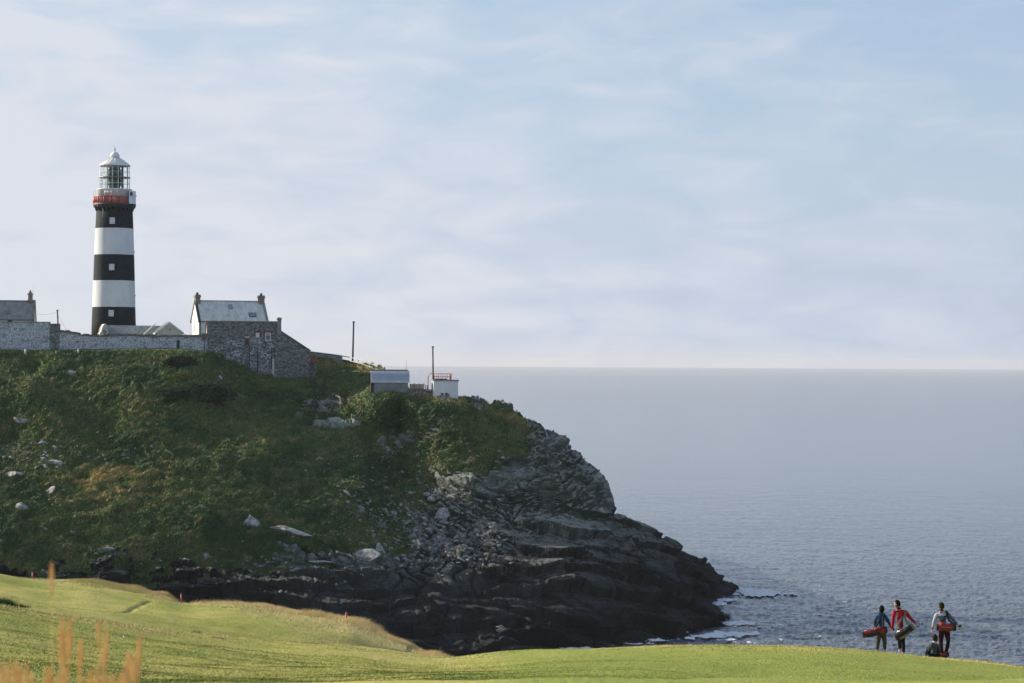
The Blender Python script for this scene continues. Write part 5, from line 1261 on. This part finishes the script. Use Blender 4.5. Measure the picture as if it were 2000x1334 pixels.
def lp(loc, px, py, dy=0.0):
    """offset from loc of the point under a photo pixel, dy metres behind the figure's plane"""
    return v(px, py, loc.y + dy) - loc
# P1 boy in navy jacket
L1 = ppos(1720.5, 81.8)
f = lambda px, py, dy=0: lp(L1, px, py, dy)
def Z_(loc, d): return {k: (Vector(p) if not isinstance(p, Vector) else p) for k, p in d.items()}
zs = lambda zx, zy: (1660 + zx / 8.333, 1150 + zy / 8.333)
hd = f(*zs(518, 333)); hd.z = min(hd.z, 1.65)
J1 = pose(head=f(*zs(518, 335)), neck=f(*zs(508, 402)), chest=f(*zs(492, 490)), waist=f(*zs(498, 590)), pelvis=f(*zs(510, 690)), hem=f(*zs(506, 668)),
          shL=f(*zs(432, 440)), elL=f(*zs(405, 560), .05), wrL=f(*zs(425, 640), .22), shR=f(*zs(575, 440)), elR=f(*zs(630, 545), -.06), wrR=f(*zs(668, 630), .06),
          hpL=f(*zs(475, 730)), knL=f(*zs(458, 880), .05), anL=Vector((f(*zs(440, 1040)).x, .0, .09)), hpR=f(*zs(552, 730)), knR=f(*zs(566, 880), .02), anR=Vector((f(*zs(572, 1040)).x, .08, .09)))
person(L1, 0, J1, dict(top=CL['navy'], legs=CL['grey'], shoes=CL['bag_black'], collar=CL['navy'], bulk=1.0), 'person in a navy jacket and grey trousers carrying a red golf bag, leftmost walker', 'golfers on the clifftop', hair=HAIR, seed=2, low=-.5)
b_, m_ = L1 + f(*zs(200, 750), -.28), L1 + f(*zs(600, 660), -.24)
golf_bag(b_, m_, 0.4, 'bag_red', 'bag_black', 'red golf bag with black base slung low behind the leftmost walker',
         [m_ + Vector((-.12, -.08, .06)), L1 + f(*zs(540, 480), -.17), L1 + f(*zs(562, 420), -.08), L1 + f(*zs(540, 405), .09), L1 + f(*zs(480, 520), -.15), L1 + f(*zs(430, 605), -.2), b_.lerp(m_, .6) + Vector((0, 0, .1))], 'bag_black', 4, .108, 'the leftmost walker\'s red bag')
# P2 in red jumper, head turned left
L2 = ppos(1759.0, 80.2)
f = lambda px, py, dy=0: lp(L2, px, py, dy)
J2 = pose(head=f(*zs(768, 250)), neck=f(*zs(800, 330)), chest=f(*zs(815, 420)), waist=f(*zs(815, 540)), pelvis=f(*zs(825, 660)), hem=f(*zs(820, 625)),
          shL=f(*zs(722, 370)), elL=f(*zs(700, 520), -.02), wrL=f(*zs(692, 655), .08), shR=f(*zs(895, 362)), elR=f(*zs(985, 480), -.06), wrR=f(*zs(1078, 575), -.14), hdR=Vector((.6, -.1, -.8)),
          hpL=f(*zs(795, 700)), knL=f(*zs(812, 880), .10), anL=Vector((f(*zs(838, 1060)).x - .02, .16, .17)), hpR=f(*zs(858, 700)), knR=f(*zs(866, 880), .02), anR=Vector((f(*zs(862, 1060)).x, -.12, .09)))
person(L2, 0, J2, dict(top=CL['red'], legs=CL['black'], shoes=CL['shoe'], collar=CL['maroon'], bulk=1.0), 'person in a crimson jumper with head turned left, tallest of the walkers', 'golfers on the clifftop', skinmat=SKD, hair=HAIR, headyaw=R(62), seed=3)
b_, m_ = L2 + f(*zs(735, 800), -.26), L2 + f(*zs(1035, 610), -.22)
golf_bag(b_, m_, 0.9, 'bag_black', 'olive', 'black golf bag with olive pockets slung across the hips of the person in crimson',
         [m_ + Vector((-.15, -.02, .1)), L2 + f(*zs(905, 500), -.16), L2 + f(*zs(900, 360), -.09), L2 + f(*zs(880, 350), .09), L2 + f(*zs(850, 470), -.155), L2 + f(*zs(790, 590), -.2), b_.lerp(m_, .35) + Vector((0, 0, .12))], 'olive', 4, .118, 'the olive and black bag')
# P3 in pale and slate jumper
L3 = ppos(1844.5, 79.3)
f = lambda px, py, dy=0: lp(L3, px, py, dy)
J3 = pose(head=f(*zs(1488, 285)), neck=f(*zs(1490, 358)), chest=f(*zs(1500, 440)), waist=f(*zs(1515, 545)), pelvis=f(*zs(1530, 660)), hem=f(*zs(1525, 620)),
          shL=f(*zs(1412, 410)), elL=f(*zs(1368, 545)), wrL=f(*zs(1335, 660), .05), shR=f(*zs(1592, 405)), elR=f(*zs(1672, 495), -.05), wrR=f(*zs(1748, 575), -.14), hdR=Vector((.5, -.1, -.8)),
          hpL=f(*zs(1490, 705)), knL=f(*zs(1480, 880), .02), anL=Vector((f(*zs(1495, 1040)).x, -.05, .09)), hpR=f(*zs(1580, 705)), knR=f(*zs(1602, 870), .14), anR=Vector((f(*zs(1575, 1030)).x, .16, .13)))
person(L3, 0, J3, dict(top=CL['slate'], yoke=CL['pale'], legs=CL['maroon'], shoes=CL['shoe'], collar=CL['black'], bulk=1.0), 'person in a pale grey and slate jumper, rightmost walker, behind the seated one', 'golfers on the clifftop', hair=HAIRB, headyaw=R(20), seed=4)
b_, m_ = L3 + f(*zs(1400, 625), -.27), L3 + f(*zs(1720, 625), -.25)
golf_bag(b_, m_, 2.2, 'bag_red', 'bag_black', 'red and black golf bag slung level behind the person in the pale jumper',
         [m_ + Vector((-.06, -.02, .1)), L3 + f(*zs(1605, 500), -.16), L3 + f(*zs(1578, 380), -.09), L3 + f(*zs(1560, 370), .09), L3 + f(*zs(1548, 470), -.15), L3 + f(*zs(1480, 540), -.19), b_.lerp(m_, .3) + Vector((0, 0, .12))], 'bag_black', 4, .118, 'the rightmost walker\'s bag')
# P4 seated on the grass
L4 = ppos(1826, 78.2)
f = lambda px, py, dy=0: lp(L4, px, py, dy)
J4 = dict(pelvis=Vector((f(*zs(1365, 1060)).x, 0, .12)), hem=Vector((f(*zs(1365, 1070)).x, 0, .11)), waist=f(*zs(1365, 1020)), chest=f(*zs(1368, 945)), neck=f(*zs(1378, 872)), head=f(*zs(1384, 808), .03),
          shL=f(*zs(1305, 920)), elL=f(*zs(1292, 1010), .08), wrL=f(*zs(1305, 1050), .30), shR=f(*zs(1435, 920)), elR=f(*zs(1450, 1010), .08), wrR=f(*zs(1430, 1050), .30))
px4 = J4['pelvis'].x
J4.update(hpL=Vector((px4 - .06, .06, .11)), hpR=Vector((px4 + .06, .06, .11)), knL=Vector((px4 - .08, .42, .28)), knR=Vector((px4 + .08, .42, .28)), anL=Vector((px4 - .12, .72, .0)), anR=Vector((px4 + .12, .72, .0)))
for k_ in ('waist', 'chest', 'neck', 'head'): J4[k_] = Vector((J4[k_].x, J4[k_].y, max(J4[k_].z, .2)))
person(L4, 0, J4, dict(top=CL['teal'], legs=CL['black'], shoes=CL['bag_black'], collar=CL['white'], bulk=.98), 'person in a teal grey jumper with a white collar sitting on the grass', 'golfers on the clifftop', skinmat=SKD, hair=HAIRB, seed=5, low=-.5)
b_, m_ = ppos(1829, 79.0, .03), ppos(1850, 79.3, .05)
b_ = Vector((v(*zs(1440, 1110), 79.0).x, 79.0, b_.z)); m_ = Vector((v(*zs(1590, 1090), 79.3).x, 79.5, m_.z + .06))
golf_bag(b_, m_, 0.2, 'bag_red', 'bag_black', 'red and black golf bag lying on the grass right of the seated person', None, None, 3, .10, 'the bag lying on the grass')

# ================================================================== COURSE FURNITURE
for px_, ya, yb_, lab in ((68, 1124, 1141, 'red stake farthest left on the clifftop edge'), (358.5, 1157.5, 1178, 'tallest red stake, on the cliff edge between the other two'), (679, 1204.5, 1216, 'small leaning red stake at the cliff edge in front of the dark cliff')):
    D = float(pw(px_, D2T)) - 1.2; p = gz(px_, D); h_ = (yb_ - ya) / F * D; e = empty('marker_stake', p, 0, lab, 'stake', 'red marker stakes')
    ln = .12 if px_ > 600 else .0
    MB().tube([(0, 0, -.2), (ln * .9 * h_, 0, h_ * .88)], .036, 8).build('post', M['red'], e); MB().tube([(ln * .9 * h_, 0, h_ * .88), (ln * h_, 0, h_)], .036, 8, r2=.03).build('tip', M['red'] if px_ > 600 else M['wood'], e)
    if px_ > 600: e.scale = (1.4,) * 3; MB().tube([(-.12, .1, -.1), (-.10, .1, h_ * .3)], .03, 6).build('stub', M['red'], e)
p = gpix(245, 1248, 45, 72); bm = bmesh.new(); bmesh.ops.create_icosphere(bm, subdivisions=3, radius=.03); me = bpy.data.meshes.new('golf_ball'); bm.to_mesh(me); bm.free(); me.materials.append(M['white_trim'])
o = bpy.data.objects.new('golf_ball', me); COL.objects.link(o); o.location = p + Vector((0, 0, .05)); tag(o, 'tiny white golf ball resting on the near fairway mound', 'golf ball')
# shrub and dry tussocks
def tussock(name, px, py, w, h, c, lab, cat, n=500, dlo=45, dhi=130):
    p0 = gpix(px, py, dlo, dhi); pts = RNG.normal(0, 1, (n, 3)) * np.array([w / 2.2, w / 3, 0]); 
    zz_ = np.exp(-(pts[:, 0] / (w / 2)) ** 2)
    o = tufts(name, pts, h * (0.35 + 0.65 * zz_), np.full(n, .03), np.tile(np.array(c), (n, 1)) * RNG.uniform(.5, 1.3, (n, 1)), MAT_BLADE, 3, lean=(.1, 0, 0), jit=.6)
    o.location = p0 - Vector((0, 0, .05)); del o['kind']; tag(o, lab, cat); return o
tussock('shrub', 8, 1184, .62, .34, (0.05, 0.09, 0.035), 'small dark green spiky shrub at the left edge on the near mound', 'shrub', 420, 55, 80)
tussock('dry_tussock', 386, 1241, .42, .22, (0.30, 0.22, 0.12), 'tallest brown dry tussock in the dip of the fairway', 'grass tussock', 420, 60, 100)
tussock('dry_tussock', 352, 1237, .8, .07, (0.50, 0.40, 0.28), 'pale flattened tussock just left of the tallest brown one', 'grass tussock', 420, 60, 100)
tussock('dry_tussock', 422, 1246, .45, .09, (0.46, 0.33, 0.2), 'low straw tussock just right of the tallest brown one', 'grass tussock', 300, 60, 100)

# ---- out-of-focus grass stalks close to the camera
mt, t, b = newmat('dry_seed_head'); b.inputs['Roughness'].default_value = .8
t.links.new(_ramp(t, _noise(t, 30, 3), [(.3, (0.80, 0.44, 0.14)), (.7, (0.95, 0.64, 0.26))]), b.inputs['Base Color']); b.inputs['Transmission Weight'].default_value = 0.0
def stalk(px, py, D, lean, fat, hl, lab, grp='dry seed stalks close to the camera'):
    g0 = Vector(((px + lean - 1000) / F * D, D, gz(px, D).z)); tip = v(px, py, D) - g0; e = empty('grass_stalk', g0, 0, lab, 'grass stalk', grp)
    pts = [Vector((0, 0, -.03)), Vector((tip.x * .1, 0, tip.z * .45)), Vector((tip.x * .5, 0, tip.z * .8)), tip]; pts = dense(pts, 5)
    MB().tube(pts, .0016, 5, r2=.0009).build('stem', mt, e)
    m = MB(); rn = random.Random(int(px * 7)); n = 600; up = (pts[-1] - pts[-3]).normalized()
    for i in range(n):
        t_ = rn.random(); c = tip - up * hl * t_; wd = fat * math.sin(math.pi * min(.97, .06 + t_ * .94)) ** .7
        a_ = rn.uniform(0, 6.28); o_ = Vector((math.cos(a_), math.sin(a_), 0)) * wd * rn.uniform(.25, 1); dirn = (up * .016 + o_ * .6)
        s_ = o_.cross(up).normalized() * .0028 if o_.length > 1e-6 else Vector((.003, 0, 0))
        q = c + o_ * .6; m.add([q - dirn * .5, q + s_, q + dirn * .6, q - s_], [(0, 1, 2, 3)])
    m.build('seed_head', mt, e)
SDAT = [(101, 1104, 6.2, 8, .008, .075, 'tallest dry seed stalk, reaching above the clifftop ridge on the left'),
        (122, 1212, 5.6, 6, .012, .14, 'broad dry seed stalk rising below the tallest one'), (138, 1214, 5.9, -8, .010, .12, 'slim dry seed stalk touching the right side of the broad one'),
        (158, 1252, 5.8, -4, .009, .085, 'dry seed stalk standing alone between the broad one and the leaning pair'), (193, 1218, 6.1, -4, .008, .06, 'upper of the two stalks of the leaning pair'),
        (209, 1234, 5.8, -22, .010, .12, 'dry seed stalk leaning right, lower of the pair'), (204, 1274, 5.6, -14, .009, .05, 'short stalk in front of the leaning pair'),
        (274, 1242, 5.9, -12, .009, .11, 'rightmost tall dry seed stalk'), (252, 1278, 5.7, -14, .011, .09, 'dry stalk leaning beside the rightmost tall one'), (262, 1288, 5.5, 4, .010, .07, 'pale short stalk under the rightmost tall one')]
for s_ in SDAT: stalk(*s_)
short = [(6, 1300), (17, 1298), (30, 1296), (38, 1303), (52, 1301), (62, 1322), (93, 1306), (100, 1318), (116, 1318), (128, 1312), (158, 1320), (176, 1312), (190, 1308), (207, 1322), (220, 1322), (236, 1318), (245, 1310)]
ORD = ['first', 'second', 'third', 'fourth', 'fifth', 'sixth', 'seventh', 'eighth', 'ninth', 'tenth', 'eleventh', 'twelfth', 'thirteenth', 'fourteenth', 'fifteenth', 'sixteenth', 'last']
for i, (px_, py_) in enumerate(short): stalk(px_, py_, 5.3 + (i % 4) * .2, (i % 3 - 1) * 5, .008, .07, ORD[i] + ' from the left of the low orange seed stalks along the bottom edge', 'low seed stalks along the bottom edge')

# ================================================================== ROCKS AND BUSHES ON THE HILL
mr, t, b = newmat('pale_boulder')
f_ = _noise(t, 1.6, 9, .75); b.inputs['Roughness'].default_value = .9
t.links.new(_ramp(t, f_, [(.32, (0.05, 0.055, 0.05)), (.44, (0.22, 0.225, 0.215)), (.55, (0.42, 0.42, 0.40)), (.72, (0.58, 0.57, 0.54))]), b.inputs['Base Color']); _bump(t, b, _noise(t, 3.5, 7, .75), .9, .12)
def boulder_mesh(size, seed, sub=4):
    bm = bmesh.new(); bmesh.ops.create_icosphere(bm, subdivisions=sub, radius=1.0); rn = random.Random(seed); planes = []
    for i in range(9):
        n_ = Vector((rn.gauss(0, 1), rn.gauss(0, 1), rn.gauss(0, .9))).normalized(); planes.append((n_, rn.uniform(.30, .62)))
    pts = np.array([w.co[:] for w in bm.verts]); nz = fbm(pts + seed * 3.1, .5, 3, seed)
    for w, k in zip(bm.verts, nz):
        c = w.co.copy()
        for n_, d_ in planes:
            s_ = c.dot(n_) - d_
            if s_ > 0: c -= n_ * s_ * .93
        c *= 1 + k * .06; w.co = Vector((c.x * size[0], c.y * size[1], c.z * size[2]))
    me = bpy.data.meshes.new('boulder'); bm.to_mesh(me); bm.free(); me.materials.append(mr); return me
BL = [(714, 1084, 50, 34, 35, 'large pale slab with an ochre tinge tilted above the columns of rock at mid slope'), (740, 1072, 22, 22, 10, 'block leaning against the upper right of the large pale slab'),
      (492, 1020, 38, 26, 8, 'big grey boulder on the lower hillside, left of the long ledge slab'), (565, 1034, 62, 14, 14, 'long thin ledge slab lying across the lower hillside'),
      (97, 961, 14, 22, 38, 'pale upright slab below the scree at the left'), (27, 925, 34, 12, 3, 'flat pale boulder at the left edge below the scree'), (105, 903, 30, 14, 20, 'largest pale block in the scree patch'),
      (44, 820, 36, 11, 4, 'dark grey flat boulder on the left hillside above the scree'), (136, 727, 20, 13, -15, 'pale split boulder high on the left below the wall'), (46, 992, 24, 20, 12, 'pale boulder low at the left beneath the upright slab'),
      (204, 1072, 26, 9, -8, 'pale flat stone at the shadow line of the lower slope'), (332, 883, 15, 7, 35, 'small pale slab in the middle of the hillside'), (283, 840, 7, 8, 60, 'small white stone standing alone high in mid hillside'),
      (210, 904, 12, 7, 40, 'slim pale stone just above the orange patch of grass'), (463, 891, 10, 7, 0, 'round pale stone in the open turf right of centre'), (627, 893, 12, 12, 10, 'grey boulder in the hollow below the stone house'), (181, 1000, 10, 7, 30, 'small pale stone under the orange patch'),
      (311, 1092, 16, 6, 10, 'small pale stone down in the shaded slope'), (430, 735, 12, 8, 30, 'pale stone beside the dark bush under the wall'), (683, 1082, 20, 8, 30, 'narrow pale stone left of the large pale slab'), (631, 1094, 34, 6, 2, 'thin pale ledge left of the large slab'),
      (816, 885, 12, 14, 20, 'pale stone in the gully grass below the shed'), (868, 1005, 34, 22, 12, 'pale weathered outcrop at the foot of the right rock wall')]
for i, (px_, py_, w, h, ang, lab) in enumerate(BL):
    p = hz(px_, py_ + h * .15); sc = p.y / F; me = boulder_mesh((w * sc * .85, max(w, h) * sc * .6, h * sc * .9), 11 + i); o = bpy.data.objects.new('boulder', me); COL.objects.link(o)
    o.location = p + Vector((0, .30 * h * sc, -.08)); o.rotation_euler = (R(-14), R(ang), 0); tag(o, lab, 'boulder', 'pale boulders on the hillside')
# scree: uncountable small stones, one mesh
def scree():
    V = []; Fs = []; n0 = 0; rn = np.random.default_rng(5)
    spots = []
    for (cx_, cy_, sx_, sy_, n) in ((60, 880, 45, 14, 70), (95, 895, 22, 14, 60), (30, 890, 30, 12, 40), (225, 895, 45, 8, 22), (200, 880, 60, 25, 14), (760, 1010, 60, 28, 300), (850, 1060, 65, 32, 360), (700, 990, 45, 35, 130), (900, 1075, 50, 16, 140), (830, 960, 60, 25, 120), (880, 900, 50, 30, 60), (960, 870, 40, 40, 40),
                                    (680, 930, 30, 30, 25), (500, 880, 90, 50, 16), (780, 860, 40, 40, 26), (830, 820, 30, 20, 24), (300, 1100, 220, 18, 40), (520, 1110, 90, 12, 60), (550, 1130, 100, 14, 60), (40, 1036, 40, 3, 8), (480, 880, 15, 6, 10), (640, 790, 26, 10, 26), (1030, 850, 50, 25, 40), (590, 900, 30, 15, 10), (400, 1000, 150, 60, 14)):
        spots += [(rn.normal(cx_, sx_), rn.normal(cy_, sy_)) for _ in range(n)]
    tms = [boulder_mesh((1, 1, 1), 70 + k, 1) for k in range(6)]; tm = [np.array([w.co[:] for w in m.vertices]) for m in tms]; tf = np.array([p.vertices[:] for p in tms[0].polygons])
    Vf = HEADP[:NV].reshape(-1, 3); q = (Vf - np.array([0, 0, CAMZ])) @ _Rm; SX = 1000 + F * q[:, 0] / -q[:, 2]; SY = 667 - F * q[:, 1] / -q[:, 2]
    gx = {}; bx_ = (SX // 6).astype(int); by_ = (SY // 6).astype(int)
    for i in range(0, len(SX), 3): gx.setdefault((bx_[i], by_[i]), []).append(i)
    for px_, py_ in spots:
        c = gx.get((int(px_ // 6), int(py_ // 6)))
        if not c: continue
        c = c[int(rn.integers(len(c)))]; p = Vf[c]
        s_ = min(.75, .12 + rn.exponential(.14)); t_ = tm[int(rn.integers(6))] * np.array([s_ * rn.uniform(.8, 1.6), s_, s_ * rn.uniform(.35, .8)])
        a_ = rn.uniform(-.6, .6); ca, sa = math.cos(a_), math.sin(a_); t_ = t_ @ np.array([[ca, 0, sa], [0, 1, 0], [-sa, 0, ca]])
        V.append(t_ + p + np.array([0, -.05, .08])); Fs.append(tf + n0); n0 += len(t_)
    o = mesh_np('scree', np.concatenate(V), np.concatenate(Fs), mr, smooth=False); tag(o, 'loose pale stones scattered in the grass and gully of the headland', 'loose stones', kind='stuff')
scree()
# bushes under the wall
def bush(px, py, wpx, hpx, c, lab, n=9000, up=.0):
    p0 = hz(px, py + hpx * .3); sc = p0.y / F; w, h = wpx * sc, hpx * sc
    e = empty('bush', p0, 0, lab, 'bush'); rn = np.random.default_rng(int(px))
    k = rn.normal(0, 1, (n, 3)); k /= np.linalg.norm(k, axis=1, keepdims=True); k *= rn.uniform(.6, 1, (n, 1)) ** .5
    nz = 1 + fbm(k * 2 + px, .6, 3, 9) * .45; k = k * nz[:, None]
    k = k * np.array([w / 2, w / 3.2, h / 2]); k[:, 2] += h * .15; k[:, 1] += -k[:, 2] * -.6
    s_ = rn.uniform(.05, .12, n)[:, None]; a = rn.normal(0, 1, (n, 3)); a /= np.linalg.norm(a, axis=1, keepdims=True); b3 = np.cross(a, rn.normal(0, 1, (n, 3))); b3 /= np.linalg.norm(b3, axis=1, keepdims=True)
    V = np.stack([k - a * s_, k + b3 * s_ * .6, k + a * s_, k - b3 * s_ * .6], 1).reshape(-1, 3); o = mesh_np('foliage', V, np.arange(len(V)).reshape(-1, 4), MAT_BLADE, False, e)
    cattr(o, 'tint', np.repeat(np.array(c) * rn.uniform(.5, 1.5, (n, 1)), 4, 0))
    m = MB(); r2 = random.Random(int(px))
    for i in range(7): m.tube([(0, .1, -.4), (r2.uniform(-w, w) * .15, 0, h * .15), (r2.uniform(-w, w) * .35, r2.uniform(-.3, .3), h * .4)], .05, 5, r2=.015)
    m.build('branches', M['wood'], e)
bush(350, 704, 60, 30, (0.018, 0.034, 0.016), 'dark rounded bush growing against the foot of the wall under its slit opening')
bush(405, 762, 100, 42, (0.014, 0.036, 0.020), 'wide dark green bramble bush below the wall')
bush(348, 734, 44, 18, (0.13, 0.15, 0.03), 'yellow-green bush lit by the sun, between the two dark bushes', 3500)
bush(340, 765, 60, 28, (0.02, 0.045, 0.02), 'low green bush left of the wide bramble bush', 5000)
# driftwood on the ledge
p = hz(975, 1230); m = MB(); rn = random.Random(4)
for i in range(9): a_ = Vector((rn.uniform(-.5, .3), 0, rn.uniform(0, .4))); m.tube([a_, a_ + Vector((rn.uniform(.2, .9), rn.uniform(-.3, .2), rn.uniform(-.3, .3))), a_ + Vector((rn.uniform(.8, 1.8), 0, rn.uniform(-.5, .1)))], .05, 5, r2=.02)
o = m.build('driftwood', M['pale_render']); o.location = p + Vector((0, -.3, .1)); tag(o, 'bleached tangle of driftwood lodged on the dark lower ledge', 'driftwood')

# ================================================================== SEA AIR
mh = bpy.data.materials.new('sea_haze'); mh.use_nodes = True; t = mh.node_tree
for n in list(t.nodes): t.nodes.remove(n)
o_ = t.nodes.new('ShaderNodeOutputMaterial'); pv = t.nodes.new('ShaderNodeVolumePrincipled'); pv.inputs['Color'].default_value = (0.93, 0.94, 0.97, 1)
pv.inputs['Density'].default_value = 0.000045; pv.inputs['Anisotropy'].default_value = 0.0; t.links.new(pv.outputs[0], o_.inputs['Volume'])
m = MB().box(-42000, 42000, -300, 21500, -6.0, 84.0).build('haze', mh); tag(m, kind='stuff'); tag(m, 'thin pale sea haze over the whole bay', 'haze')
